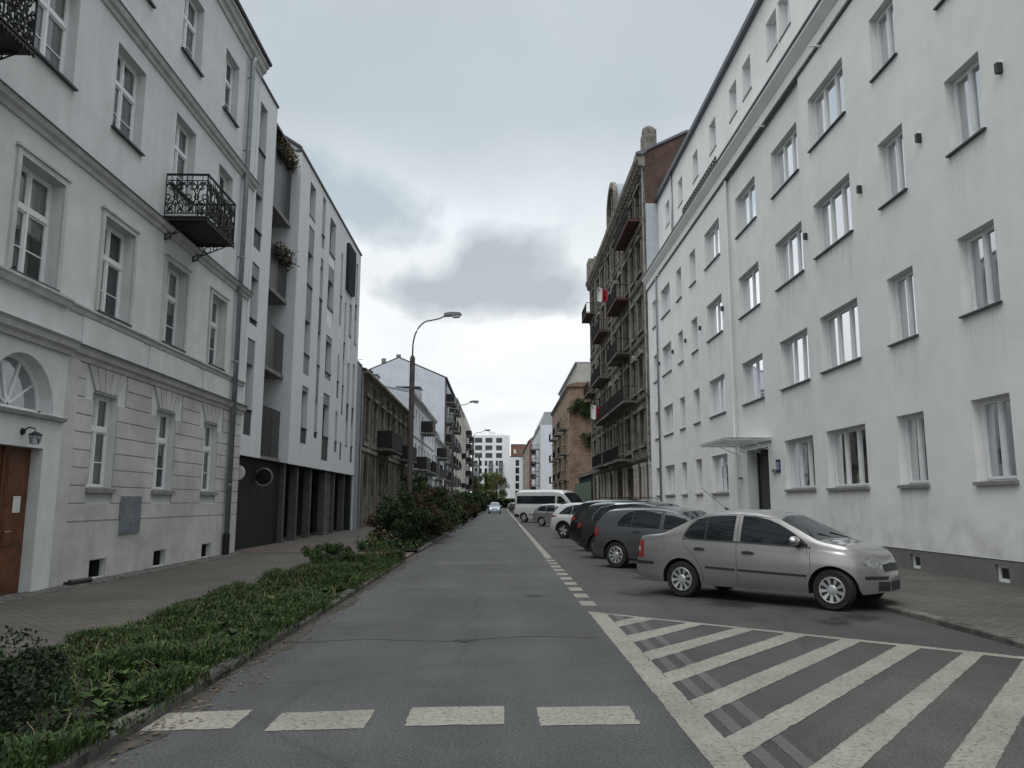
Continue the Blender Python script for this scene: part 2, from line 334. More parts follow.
# ------------------------------------------------------------------ window prototypes (mesh data shared by copies)
_WC = {}
def win_mesh(w, h, style):
    k = (round(w, 2), round(h, 2), style)
    if k in _WC: return _WC[k]
    w, h = k[0], k[1]; f = MB(); g = MB(); t = 0.055
    fr = dark_fr if 'dark' in style else white_fr
    def rect(a, b, c, d, tt, y0=-0.02, y1=0.04):
        f.box(a, a + tt, y0, y1, c, d); f.box(b - tt, b, y0, y1, c, d); f.box(a + tt, b - tt, y0, y1, c, c + tt); f.box(a + tt, b - tt, y0, y1, d - tt, d)
    rect(0, w, 0, h, t)
    if style.startswith('old'):
        zt = h * 0.63; f.box(t, w - t, -0.035, 0.04, zt - 0.045, zt + 0.045)
        for (c, d) in ((t, zt - 0.045), (zt + 0.045, h - t)):
            f.box(w / 2 - 0.035, w / 2 + 0.035, -0.03, 0.04, c, d)
            rect(t, w / 2 - 0.035, c, d, 0.035, -0.01, 0.035); rect(w / 2 + 0.035, w - t, c, d, 0.035, -0.01, 0.035)
        zz = t + (zt - t) * 0.42
        f.box(t, w / 2, -0.005, 0.03, zz - 0.012, zz + 0.012); f.box(w / 2, w - t, -0.005, 0.03, zz - 0.012, zz + 0.012)
    else:
        n = int(style[-1]); 
        for i in range(n):
            a = t + (w - 2 * t) * i / n; b = t + (w - 2 * t) * (i + 1) / n
            rect(a + 0.004, b - 0.004, t, h - t, 0.05, -0.035, 0.03)
    g.face([(t, 0.015, t), (w - t, 0.015, t), (w - t, 0.015, h - t), (t, 0.015, h - t)])
    _WC[k] = (f.mesh('window', fr), g.mesh('pane', glass_o if style.startswith('old') else glass)); return _WC[k]
def curt_mesh(w, h, kind):
    k = ('c', round(w, 2), round(h, 2), kind)
    if k in _WC: return _WC[k]
    b = MB(); w, h = k[1], k[2]
    def wavy(x0, x1, z0, z1, y=0.07):
        n = max(4, int((x1 - x0) / 0.045))
        for i in range(n):
            xa, xb = x0 + (x1 - x0) * i / n, x0 + (x1 - x0) * (i + 1) / n
            ya, yb = y + 0.025 * math.sin(i * 1.9), y + 0.025 * math.sin((i + 1) * 1.9)
            b.face([(xa, ya, z0), (xb, yb, z0), (xb, yb, z1), (xa, ya, z1)])
    m = curtain_w
    if kind == 'full': wavy(0.05, w - 0.05, 0.05, h - 0.05)
    elif kind == 'sides': wavy(0.05, w * 0.33, 0.05, h - 0.05); wavy(w * 0.72, w - 0.05, 0.05, h - 0.05)
    elif kind == 'left': wavy(0.05, w * 0.5, 0.05, h - 0.05)
    elif kind == 'blind':
        m = blind
        n = int(h / 0.05)
        for i in range(n): z = 0.05 + (h - 0.1) * i / n; b.face([(0.05, 0.10, z), (w - 0.05, 0.10, z), (w - 0.05, 0.13, z + 0.045), (0.05, 0.13, z + 0.045)])
    elif kind == 'half': wavy(0.05, w - 0.05, h * 0.45, h - 0.05)
    me = b.mesh('curtain', m, smooth=True); _WC[k] = me; return me
def sill_mesh(w, out, depth, m, th=0.045):
    k = ('s', round(w, 2), round(out, 2), round(depth, 2), m.name)
    if k not in _WC:
        b = MB(); b.prism([(-out, -th), (-out, 0.0), (depth, 0.03), (depth, -0.01)], -0.05, w + 0.05, 'x'); _WC[k] = b.mesh('sill', m)
    return _WC[k]
def window(parent, u, z, w, h, style, depth, y0=0.0, cur=None, sill=zinc_d, out=0.06, th=0.045):
    fm, gm = win_mesh(w, h, style)
    o = place(fm, 'window', parent, (u, y0 + depth, z)); place(gm, 'pane', o)
    if cur: place(curt_mesh(w, h, cur), 'curtain', o)
    if sill: place(sill_mesh(w, out, depth - 0.02, sill, th), 'sill', o, (0, -depth, 0.002))
    return o
def simple_win_mesh(w, h, n, fr=white_fr, gl=None, rows=1):
    k = ('sw', round(w, 2), round(h, 2), n, fr.name, rows, (gl or dglass).name)
    if k in _WC: return _WC[k]
    b = MB(); t = 0.06; w, h = k[1], k[2]
    b.box(0, t, 0, 0.05, 0, h); b.box(w - t, w, 0, 0.05, 0, h); b.box(t, w - t, 0, 0.05, 0, t); b.box(t, w - t, 0, 0.05, h - t, h)
    for i in range(1, n): x = w * i / n; b.box(x - 0.035, x + 0.035, 0.0, 0.05, t, h - t)
    for i in range(1, rows): zz = h * i / rows + h * 0.12; b.box(t, w - t, -0.004, 0.046, zz - 0.035, zz + 0.035)
    b.face([(t, 0.03, t), (w - t, 0.03, t), (w - t, 0.03, h - t), (t, 0.03, h - t)], 1)
    me = b.mesh('window', [fr, gl or dglass]); _WC[k] = me; return me

# ------------------------------------------------------------------ ground, road, pavements
def struct(o): return tag(o, kind='structure')
def flat(name, quads, z, m, label=None, kind='structure'):
    b = MB()
    for q in quads: b.face([(x, y, z) for x, y in q])
    o = b.obj(name, m); o['kind'] = kind
    if label: o['label'] = label
    return o
KR, KL = 5.65, -2.45
flat('ground', [[(-900, -300), (900, -300), (900, 2500), (-900, 2500)]], -0.03, asph3)
b = MB()
ys = [-30 + 4 * i for i in range(90)]
b.face([(-2.46, -30, 0), (1.38, -30, 0), (1.38, 330, 0), (-2.46, 330, 0)], 0)
b.face([(1.38, -30, 0), (5.66, -30, 0), (5.66, 330, 0), (1.38, 330, 0)], 1)
struct(b.obj('road', [asph, asph2]))
# gutter dirt band
dirt = mat('gutter_dirt', (0.062, 0.054, 0.045), 0.95, 0.35, 6, 0.5, 50, blotch=0.3)
def wavy_band(name, x0, x1, y0, y1, z, m, amp=0.12, side=1):
    b = MB(); n = int((y1 - y0) / 0.35); r2 = random.Random(3)
    pr = [amp * (math.sin(i * 0.7) + r2.uniform(-0.8, 0.8)) * 0.5 for i in range(n + 1)]
    for i in range(n):
        ya, yb = y0 + (y1 - y0) * i / n, y0 + (y1 - y0) * (i + 1) / n
        b.face([(x0, ya, z), (x1 + pr[i], ya, z), (x1 + pr[i + 1], yb, z), (x0, yb, z)])
    return struct(b.obj(name, m))
wavy_band('gutter_dirt', KL + 0.002, KL + 0.14, 2, 24, 0.003, dirt, 0.14)
# pavements
b = MB(); b.box(KR + 0.14, 14, -30, 330, -0.2, 0.06); struct(b.obj('right_pavement', pave_r))
b = MB(); b.box(-14, -4.35, -30, 330, -0.2, 0.03); struct(b.obj('left_pavement', pave_l))
b = MB(); b.face([(-8.1, 24.2, 0.036), (-4.36, 24.2, 0.036), (-4.36, 28.5, 0.036), (-8.1, 28.5, 0.036)]); struct(b.obj('driveway_paving', pave_red))
b = MB(); b.box(-4.35, KL - 0.13, 20.9, 24.4, -0.2, 0.032); struct(b.obj('driveway_crossing', pave_red))
# planting strip soil
b = MB(); nn = 120
def soil_z(x, y): return 0.05 + 0.03 * math.sin(y * 1.3 + x * 2) + 0.02 * math.sin(y * 3.1 - x * 5)
def strip(b, y0, y1):
    n = int((y1 - y0) / 0.4)
    for i in range(n):
        for j in range(6):
            ya, yb = y0 + (y1 - y0) * i / n, y0 + (y1 - y0) * (i + 1) / n
            xa, xb = -4.34 + (KL - 0.13 + 4.34) * j / 6, -4.34 + (KL - 0.13 + 4.34) * (j + 1) / 6
            b.face([(x, y, soil_z(x, y)) for x, y in ((xa, ya), (xb, ya), (xb, yb), (xa, yb))])
strip(b, -6, 20.9); strip(b, 24.4, 150); struct(b.obj('planting_strip', soil))
# kerbs: stones a metre long with small joints and slightly uneven
def kerb(name, x0, x1, y0, y1, z1, ln=1.0, gaps=()):
    b = MB(); y = y0; rr = random.Random(5)
    while y < y1:
        if not any(a <= y < c for a, c in gaps):
            dz, dx = rr.uniform(-0.010, 0.008), rr.uniform(-0.008, 0.008)
            b.prism([(x0 + dx, -0.1), (x0 + dx, z1 + dz - 0.015), (x0 + dx + 0.015, z1 + dz), (x1 + dx - 0.02, z1 + dz), (x1 + dx, z1 + dz - 0.025), (x1 + dx, -0.1)], y, y + ln - 0.012, 'y')
        y += ln
    return struct(b.obj(name, granite))
kerb('right_kerb', KR, KR + 0.15, -10, 300, 0.075)
kerb('left_kerb', KL - 0.135, KL, -6, 150, 0.085, gaps=((21, 24.3),))
kerb('strip_edging', -4.42, -4.34, -6, 150, 0.05, gaps=((21, 24.3),))
# road markings
q = []
q.append([(1.27, -2), (1.50, -2), (1.50, 11.29), (1.27, 11.60)])                       # left border
f_out = lambda x: 11.60 - 0.815 * (x - 1.27); f_in = lambda x: 11.30 - 0.84 * (x - 1.50)
q.append([(1.27, 11.60), (1.50, 11.29), (5.62, f_in(5.62)), (5.62, f_out(5.62))])       # upper border
tops = [(1.84, 2.07), (2.43, 2.60), (2.94, 3.12), (3.42, 3.61), (3.91, 4.08), (4.37, 4.55), (4.86, 5.00), (5.27, 5.45)]
lefts = [(10.58, 10.19), (9.55, 9.08), (8.49, 8.07), (7.47, 7.08), (6.47, 6.04), (5.48, 5.11), (4.50, 4.12), (3.50, 3.12)]
for (xa, xb), (ya, yb) in zip(tops, lefts):
    q.append([(1.50, yb), (xb, f_in(xb)), (xa, f_in(xa)), (1.50, ya)])
for k in range(3):                                                                       # further stripes towards the camera, ending at the kerb
    y0 = 2.5 - k; q.append([(1.5, y0 - 0.38), (5.62, y0 - 0.38 + 4.12 * 1.17), (5.62, y0 + 4.12 * 1.17), (1.5, y0)])
b = MB(); z = 0.004
_rg = random.Random(77)
def ragged(k, j=.0028):
    "paint edges crumble a little: subdivide the outline and jitter it"
    out = []
    for (xa, ya), (xb, yb) in zip(k, list(k[1:]) + [k[0]]):
        n_ = max(1, int(math.hypot(xb - xa, yb - ya) / .07)); nx, ny = (yb - ya), -(xb - xa); l_ = math.hypot(nx, ny) or 1
        for i in range(n_):
            t_ = i / n_; o_ = _rg.gauss(0, j) - (.012 if _rg.random() < .03 else 0) if i else 0
            out.append((xa + (xb - xa) * t_ + nx / l_ * o_, ya + (yb - ya) * t_ + ny / l_ * o_))
    return out
for n_q, k in enumerate(q): b.face([(x, y, z + .0004 * (n_q % 3)) for x, y in ragged(k)])
for i in range(10):
    y = 12.22 + i * 1.0 + (0.02 if i else 0); b.face([(x, yy, z) for x, yy in ((1.25, y), (1.48, y), (1.48, y + 0.55), (1.25, y + 0.55))])
b.face([(1.28, 22.3, z), (1.46, 22.3, z), (1.52, 170, z), (1.34, 170, z)])
for xa, xb in ((-2.44, -1.84), (-1.60, -0.93), (-0.66, 0.04), (0.29, 1.00)):
    b.face([(x, yy, z) for x, yy in ragged(((xa, 5.66 if xa < -1 else 5.78), (xb, 5.72 if xa < -1 else 5.82), (xb, 6.22 if xa < -1 else 6.32), (xa, 6.12 if xa < -1 else 6.28)))])
struct(b.obj('road_marking', paint))
b = MB()
for (xa, xb), (ya, yb) in zip(tops, lefts):
    pass
for i in range(len(lefts) + 1):
    yt = 11.29 if i == 0 else lefts[i - 1][1]
    yb = lefts[i][0] if i < len(lefts) else 2.9
    for xa, xb in ((1.585, 1.69), (1.80, 1.90)):
        sl = 1.15
        top = (lambda x: min(yt + (x - 1.5) * sl, f_in(x))); bot = (lambda x: yb + (x - 1.5) * sl)
        if top(xb) - bot(xb) > 0.1: b.face([(xa, bot(xa), 0.003), (xb, bot(xb), 0.003), (xb, top(xb), 0.003), (xa, top(xa), 0.003)])
struct(b.obj('worn_marking', paint_g))
b = MB(); b.face([(x, y, 0.002) for x, y in ((1.95, 1.0), (5.6, 1.0), (5.6, 6.9), (4.3, 8.3), (1.95, 5.4))]); struct(b.obj('road_repair', asph3))
b = MB(); b.face([(x, y, 0.002) for x, y in ((-0.9, 19.6), (1.2, 19.75), (1.2, 20.05), (-2.4, 19.9), (-2.4, 19.7))]); struct(b.obj('road_joint', asph3))

def spotmat(name, col, amt):
    m = bpy.data.materials.new(name); m.use_nodes = True; t = m.node_tree; L = t.links.new; t.nodes.clear()
    o = N(t, 'ShaderNodeOutputMaterial'); d = N(t, 'ShaderNodeBsdfPrincipled', i_Roughness=0.55); d.inputs['Base Color'].default_value = (*col, 1); tr = N(t, 'ShaderNodeBsdfTransparent'); mx = N(t, 'ShaderNodeMixShader')
    tc = N(t, 'ShaderNodeTexCoord'); ln = N(t, 'ShaderNodeVectorMath', operation='LENGTH'); L(tc.outputs['Object'], ln.inputs[0])
    g = N(t, 'ShaderNodeNewGeometry'); n = N(t, 'ShaderNodeTexNoise', i_Scale=4.5, i_Detail=6, i_Roughness=0.65); L(g.outputs['Position'], n.inputs['Vector'])
    ma = N(t, 'ShaderNodeMath', operation='MULTIPLY_ADD', i_1=1.5, i_2=-0.75); L(n.outputs[0], ma.inputs[0]); ad = N(t, 'ShaderNodeMath', operation='ADD'); L(ma.outputs[0], ad.inputs[0]); L(ln.outputs[1], ad.inputs[1])
    r = ramp(t, [(0.1, amt), (0.65, 0.0)]); L(ad.outputs[0], r.inputs[0]); L(r.outputs[0], mx.inputs[0]); L(tr.outputs[0], mx.inputs[1]); L(d.outputs[0], mx.inputs[2]); L(mx.outputs[0], o.inputs[0]); MATS[name] = m; return m
oil = spotmat('oil_stain', (.012, .012, .012), .75); _ro = random.Random(31)
for k, (x_, y_, sc_) in enumerate(((3.6, 12.4, .7), (4.9, 11.0, .6), (3.9, 15.9, .9), (3.0, 16.6, .5), (2.3, 13.8, .6), (4.4, 10.6, .45), (3.3, 18.0, .7), (2.4, 28.5, .9), (3.2, 31.0, .9), (-.4, 9.2, .22), (.6, 13.5, .3))):
    b = MB(); b.face([(-1, -1, 0), (1, -1, 0), (1, 1, 0), (-1, 1, 0)]); o = b.obj('oil_stain', oil, loc=(x_, y_, .0085 + .0006 * k)); o.scale = (sc_, sc_ * 1.2, 1); struct(o)
tar = mat('tar_seam', (.016, .016, .017), .5, .2, 9)
for k, pts in enumerate((((-2.4, 9.0), (-1.5, 9.3), (-.6, 9.15), (.3, 9.5), (1.2, 9.4)), ((1.6, 14.2), (2.5, 14.5), (3.6, 14.3), (4.6, 14.6), (5.6, 14.5)), ((-2.4, 14.6), (-1.0, 14.4), (.5, 14.7), (1.3, 14.6)))):
    b = MB(); P_ = []
    for (xa, ya), (xb, yb) in zip(pts, pts[1:]):
        for i in range(12): t_ = i / 12; P_.append((xa + (xb - xa) * t_ + _ro.gauss(0, .012), ya + (yb - ya) * t_ + _ro.gauss(0, .012)))
    for (xa, ya), (xb, yb) in zip(P_, P_[1:]):
        l_ = math.hypot(xb - xa, yb - ya) or 1; nx, ny = -(yb - ya) / l_ * .011, (xb - xa) / l_ * .011
        b.face([(xa - nx, ya - ny, .0062 + .0004 * k), (xb - nx, yb - ny, .0062 + .0004 * k), (xb + nx, yb + ny, .0062 + .0004 * k), (xa + nx, ya + ny, .0062 + .0004 * k)])
    struct(b.obj('tar_seam', tar))
# ================================================================== RIGHT: long white block
def U(y): return 48.85 - y
rb = thing('apartment_building', 'long white rendered apartment block with dark sills and grey plinth, right side', 'building', (9.4, 48.85, 0), R(-90))
rows = [(1.965, 3.585), (5.31, 6.94), (8.77, 10.41), (12.15, 13.80)]
cols = [(11.25, 12.45, 'new2'), (14.23, 15.44, 'new2'), (17.21, 18.42, 'new2'), (20.03, 22.48, 'new3'), (23.74, 26.16, 'new3'), (27.95, 30.40, 'new2'), (32.42, 34.86, 'new2'),
        (36.6, 37.75, 'new1'), (39.6, 40.7, 'new1'), (42.42, 44.75, 'new2'), (46.2, 47.35, 'new1')]
holes_n, holes_r, holes_f, wl = [], [], [], []
for ci, (ya, yb, st) in enumerate(cols):
    for ri, (za, zb) in enumerate(rows):
        if ci == 5 and ri == 0: continue
        dz = 0
        if ci in (4, 5): dz = 0.02 if ri < 3 else -0.02
        rec = 0.12 if ci in (4, 5) else 0.0
        h = (U(yb), U(ya), za + dz, zb + dz, 0.21)
        (holes_n if ci < 4 else holes_r if ci < 6 else holes_f).append(h)
        wl.append((h, st, rec, ci, ri))
b = MB(); P = 0.5
b.sheet(U(23.15), U(-2), P, 15.0, holes_n, 0, m=0)
b.sheet(U(31.35), U(23.15), P, 15.0, holes_r + [(U(30.25), U(27.8), P, 3.53, 0.42)], 0.12, m=0)
b.sheet(U(48.85), U(31.35), P, 15.0, holes_f, 0, m=0)
for yy in (23.15, 31.35): b.face([(U(yy), 0, P), (U(yy), 0.12, P), (U(yy), 0.12, 15.0), (U(yy), 0, 15.0)])
b.box(U(48.85), U(-2), -0.10, 0.3, 15.0, 15.36); b.box(U(48.85), U(-2), -0.03, 0.05, 14.93, 15.0, 2)  # thin dark strip paints the shadow line below the string course
b.prism([(-0.12, 15.36), (-0.34, 15.60), (-0.34, 15.70), (1.6, 15.74), (1.6, 15.36)], U(48.85), U(-2), 'x')
b.box(U(48.85), U(-2), -0.38, -0.25, 15.70, 15.78, 2)
b.box(U(48.85), U(48.84), 0.0, 13, 0, 15.7); b.box(U(-1.9), U(-2), 0.0, 13, 0, 15.7); b.box(U(48.85), U(-2), 12.9, 13, 0, 20)
AX = 0.80
ah = []
for yc in (25.15 + 2.3, ):
    pass
att = [(k * 1.0) for k in (23.97 - 2.6, 23.97, 25.2, 28.0, 29.8, 32.88, 36.04, 39.24, 42.42)]
att = [(y * (10.2 / 9.4)) for y in [15.2, 16.6, 19.8, 21.2, 23.97, 25.18, 28.0, 29.78, 32.88, 36.04, 39.24, 42.42]]
ah = [(U(y + 0.55), U(y - 0.55), 18.38, 19.88, 0.22) for y in att]
b.sheet(U(48.85), U(-2), 15.72, 21.1, ah, AX, m=0)
b.face([(0, AX, 15.7), (0, 13, 15.7), (0, 13, 21.1), (0, AX, 21.1)])
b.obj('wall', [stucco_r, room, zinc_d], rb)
b = MB(); b.prism([(AX - 0.22, 20.98), (AX - 0.22, 21.22), (AX + 0.1, 21.34), (12.9, 22.6), (12.9, 20.98)], 0.0, U(-2), 'x')
b.obj('roof', mat('roof_edge_zinc', (0.09, 0.105, 0.12), 0.5, 0.1, 4, metal=0.3), rb)
b = MB(); b.sheet(U(31.5), U(-2), 0, 0.5, [(U(y + .42), U(y), 0.1, 0.42, 0.12) for y in (11.3, 14.65, 17.75, 20.7, 25.0)] + [(U(30.25), U(27.8), 0, 0.5, 0.42)], -0.03, room_d=.5); b.box(0, U(31.5), -0.03, 0.3, 0, 0.5, 2)
b.box(U(27.8), U(-2), -0.035, 0.0, 0.5, 0.512, 3); b.box(U(48.85), U(30.25), -0.035, 0.0, 0.5, 0.512, 3)
b.obj('plinth', [plinth_g, room, stucco_r, zinc_d], rb)
for y in (11.3, 14.65, 17.75, 20.7, 25.0):
    place(simple_win_mesh(0.42, 0.32, 1, white_fr), 'basement_window', rb, (U(y + .42), 0.03, 0.1))
rr = random.Random(11)
for h, st, rec, ci, ri in wl:
    cur = rr.choice([None, 'sides', 'half', 'left', None, None, 'sides', None])
    if ri == 0: cur = rr.choice(['sides', 'sides', 'left', 'full', None])
    window(rb, h[0], h[2], h[1] - h[0], h[3] - h[2], st, 0.21, rec, cur, sill=(zinc_d if ri else concrete), out=0.07, th=(0.04 if ri else 0.07))
for h in ah: window(rb, h[0], h[2], 1.1, 1.5, 'new1' if rr.random() < .5 else 'new2', 0.22, AX, rr.choice(['full', 'blind', None]), sill=zinc_d, out=0.03)
# dirt run-off under sills and splash grime above the plinth
def stainmat(name, col, fade, amt, sx=9.0, sz=0.8):
    m = bpy.data.materials.new(name); m.use_nodes = True; t = m.node_tree; L = t.links.new; t.nodes.clear()
    o = N(t, 'ShaderNodeOutputMaterial'); d = N(t, 'ShaderNodeBsdfDiffuse', i_Color=(*col, 1)); tr = N(t, 'ShaderNodeBsdfTransparent'); mx = N(t, 'ShaderNodeMixShader')
    tc = N(t, 'ShaderNodeTexCoord'); oi = N(t, 'ShaderNodeObjectInfo'); ad = N(t, 'ShaderNodeVectorMath', operation='ADD'); L(tc.outputs['Object'], ad.inputs[0])
    ml = N(t, 'ShaderNodeMath', operation='MULTIPLY', i_1=90); L(oi.outputs['Random'], ml.inputs[0]); L(ml.outputs[0], ad.inputs[1])
    mp = N(t, 'ShaderNodeMapping'); mp.inputs['Scale'].default_value = (sx, 1, sz); L(ad.outputs[0], mp.inputs[0])
    n = N(t, 'ShaderNodeTexNoise', i_Scale=1.0, i_Detail=5, i_Roughness=0.6); L(mp.outputs[0], n.inputs['Vector']); r = ramp(t, [(0.42, 0.0), (0.72, 1.0)]); L(n.outputs[0], r.inputs[0])
    sp = N(t, 'ShaderNodeSeparateXYZ'); L(tc.outputs['Object'], sp.inputs[0])
    g = N(t, 'ShaderNodeMapRange'); L(sp.outputs[2], g.inputs[0]); g.inputs[1].default_value = fade; g.inputs[2].default_value = 0.0; g.inputs[3].default_value = 0.0; g.inputs[4].default_value = amt
    a = N(t, 'ShaderNodeMath', operation='MULTIPLY', use_clamp=True); L(r.outputs[0], a.inputs[0]); L(g.outputs[0], a.inputs[1])
    L(a.outputs[0], mx.inputs[0]); L(tr.outputs[0], mx.inputs[1]); L(d.outputs[0], mx.inputs[2]); L(mx.outputs[0], o.inputs[0]); MATS[name] = m; return m
st_m = stainmat('sill_runoff', (.2, .195, .18), -1.5, 0.17); sp_m = stainmat('splash_grime', (.2, .19, .17), 1.1, 0.3, 1.3, 1.5)
for h, st, rec, ci, ri in wl:
    if ri in (0, 1, 2) and (ci + ri) % 3 != 1:
        b = MB(); b.face([(-.02, 0, -1.5 + (0 if ri else .13)), (h[1] - h[0] + .02, 0, -1.5 + (0 if ri else .13)), (h[1] - h[0] + .02, 0, -.07), (-.02, 0, -.07)])
        b.obj('rain_stain', st_m, rb, loc=(h[0], rec - .004, h[2]))
b = MB(); b.face([(U(23.1), 0, .02), (U(-2), 0, .02), (U(-2), 0, 1.1), (U(23.1), 0, 1.1)]); b.obj('splash_grime', sp_m, rb, loc=(0, -.004, .512))
# step-edge pilaster, drain pipes
b = MB(); b.tube([(U(45.7), -0.09, 0.1), (U(45.7), -0.09, 14.8), (U(45.7), 0.0, 15.0)], 0.055, 10)
for z in (1.5, 4.5, 7.5, 10.5, 13.5): b.box(U(45.7) - .07, U(45.7) + .07, -0.15, 0, z, z + .03)
b.obj('downpipe', zinc, rb, smooth=True)
b = MB(); yy = 41.0 * 10.2 / 9.4; b.tube([(U(yy), AX - 0.08, 15.8), (U(yy), AX - 0.08, 21.0)], 0.06, 10); b.obj('downpipe', zinc, rb, smooth=True)
b = MB(); yy = 23.0; b.tube([(U(31.2), -0.02, 0.5), (U(31.2), -0.02, 14.9)], 0.05, 4); b.obj('expansion_strip', stucco_r, rb)
# wall lights
lm = MB(); lm.box(-0.045, 0.045, -0.11, 0, -0.10, 0.10); lm.box(-0.035, 0.035, -0.10, -0.01, 0.10, 0.105, 1); lm_me = lm.mesh('wall_light', [mat('charcoal_cast', (0.02, 0.021, 0.023), 0.5), white_fr])
for y in (13.6, 16.47, 19.4, 23.07, 32.2, 35.96, 38.9, 41.85, 45.48):
    o = place(lm_me, 'wall_light', rb, (U(y), 0, 9.66))
# snow guard rail on the cornice
b = MB()
for k in range(4): b.tube([(U(38.3), -0.12, 15.92 + k * .16), (U(32.1), -0.12, 15.92 + k * .16)], 0.035, 6)
for k in range(19): y = 38.3 - k * 0.344; b.tube([(U(y), -0.12, 15.72), (U(y), -0.12, 16.42)], 0.03, 6)
b.obj('snow_guard', iron, rb)
for y in (21.3, 45.0, 26.3):
    b = MB(); b.box(U(y) - .025, U(y) + .025, -0.36, 0.0, 14.87, 14.92); b.obj('bracket', stucco_r, rb)
# entrance: door, canopy, steps
b = MB(); b.box(U(30.2), U(27.85), 0.54, 0.60, 0.2, 3.53); 
for k in (30.15, 29.0, 27.9): b.box(U(k) - .05, U(k) + .05, 0.50, 0.54, 0.2, 3.5, 1)
b.box(U(30.2), U(27.85), 0.505, 0.54, 2.45, 2.55, 1)
dr = b.obj('entrance_door', [mat('near_black_door', (0.012, 0.012, 0.013), 0.35, 0.1, 8), dark_fr], rb)
b = MB(); b.box(U(28.5), U(28.3), 0.495, 0.503, 1.2, 1.5); b.obj('paper_notice', plate_w, dr)
b = MB(); b.tube([(U(28.75), .46, 1.0), (U(28.75), .46, 1.5)], .015, 8); b.obj('handle', chrome, dr)
b = MB(); b.box(U(30.25), U(27.8), -0.03, 0.55, 0.0, 0.2); b.box(U(30.25), U(27.8), -0.35, -0.03, 0, 0.12); b.obj('doorstep', concrete, rb)
cp = MB(); cp.box(U(31.05), U(27.4), -1.45, 0.1, 3.80, 3.815)
can = cp.obj('canopy', glassmat('canopy_glass', (0.85, 0.9, 0.88), 1.3), rb)
b = MB()
for y in (31.0, 29.8, 28.6, 27.45):
    b.box(U(y) - .03, U(y) + .03, -1.42, 0.12, 3.72, 3.79); b.tube([(U(y), 0.12, 3.35), (U(y), -0.7, 3.73)], .015, 6)
b.box(U(31.05), U(27.4), -1.47, -1.42, 3.72, 3.83); b.box(U(31.05), U(27.4), 0.06, .12, 3.72, 3.83)
b.obj('canopy_frame', mat('pale_steel', (.42, .43, .42), .6, .1, 5), can)
b = MB(); b.box(U(27.3), U(27.02), .03, .12, 2.6, 2.70); b.obj('doorbell_panel', panel_g, rb)
b = MB(); b.box(U(31.0), U(30.85), 0.0, 0.12, 2.45, 2.55); b.obj('doorbell_panel', panel_g, rb)
b = MB(); b.box(-0.17, 0.17, -0.03, 0, -0.22, 0.22); b.box(-0.10, -0.04, -0.034, -0.03, -0.12, 0.12, 1); b.box(0.02, 0.10, -0.034, -0.03, -0.12, -0.08, 1); b.box(0.02, 0.10, -0.034, -0.03, 0.08, 0.12, 1); b.box(0.07, 0.10, -0.034, -0.03, -0.08, 0.08, 1)
o = b.obj('house_number_sign', [mat('enamel_blue', (0.012, 0.025, 0.12), 0.3), plate_w], loc=(9.51, 26.8, 2.8), rot=(0, 0, R(-90))); tag(o, 'small blue enamel house number plate on the white wall beside the entrance door', 'sign')
b = MB(); b.box(-0.2, 0.2, -0.05, 0, -0.1, 0.12); o = b.obj('meter_box', cream, loc=(9.395, 13.6, 2.6), rot=(0, 0, R(-90))); tag(o, 'small cream box on the white wall at the right edge of the photo', 'meter box')

# ================================================================== LEFT: classical pale building
def V(y): return y - 6.0
lb = thing('apartment_building', 'pale classical house with cornices, scored ground floor and brown door, nearest left', 'building', (-7.95, 6.0, 0), R(90))
END = V(24.05)
wc = [(6.4, 7.7), (9.4, 10.7), (12.38, 13.68), (15.17, 16.45), (18.13, 19.37), (21.07, 22.2)]
g_h = [(V(a), V(c), 1.79, 3.65, .18) for a, c in ((15.3, 16.3), (18.16, 19.24), (21.1, 22.14))]
vents = [(V(a), V(a + .66), 0.06, 0.40, .10) for a in (15.62, 18.47, 21.4)]
b = MB()
b.sheet(V(14.15), END, 0, 4.2, g_h + vents, 0, mroom=1)
BY = -0.10
b.sheet(0, V(14.15), 0, 4.2, [(V(12.13), V(13.62), 0, 2.43, .35), (V(11.95), V(13.81), 3.03, 3.97, .30), (V(7.6), V(8.8), 1.79, 3.65, .3)], BY)
b.face([(V(14.15), BY, 0), (V(14.15), 0, 0), (V(14.15), 0, 4.2), (V(14.15), BY, 4.2)])
# arch spandrels over the door light
ac, ar, az = V(12.88), 0.93, 3.03
n = 20
for i in range(n):
    t0, t1 = math.pi * i / n, math.pi * (i + 1) / n
    x0, z0, x1, z1 = ac + ar * math.cos(t0), az + ar * math.sin(t0), ac + ar * math.cos(t1), az + ar * math.sin(t1)
    b.face([(x1, BY, z1), (x0, BY, z0), (x0, BY, 3.97), (x1, BY, 3.97)]); b.face([(x0, BY, z0), (x1, BY, z1), (x1, BY + .30, z1), (x0, BY + .30, z0)])
    b.face([(x1, BY + .3, z1), (x0, BY + .3, z0), (x0, BY + .3, 3.97), (x1, BY + .3, 3.97)])
up = []
for (za, zb) in ((5.25, 7.2), (9.1, 10.97), (12.65, 14.5)): up += [(V(a), V(c), za, zb, .22) for a, c in wc]
b.sheet(0, END, 4.2, 15.45, up, 0)
b.box(END - .01, END, 0.01, 12, 0, 15.4); b.box(0, 0.01, 0.01, 12, 0, 15.4); b.box(0, END, 11.9, 12, 0, 15.5)
b.obj('wall', [stucco_l, room], lb)
def cornice(name, prof, u0, u1, m=trim_l, parent=None):
    b = MB(); b.prism(prof, u0, u1, 'x'); return b.obj(name, m, parent)
e = END + 0.06
cornice('cornice', [(0.05, 4.16), (-0.05, 4.16), (-0.07, 4.24), (-0.13, 4.28), (-0.15, 4.37), (-0.20, 4.42), (0.05, 4.45)], V(14.15), e, parent=lb)
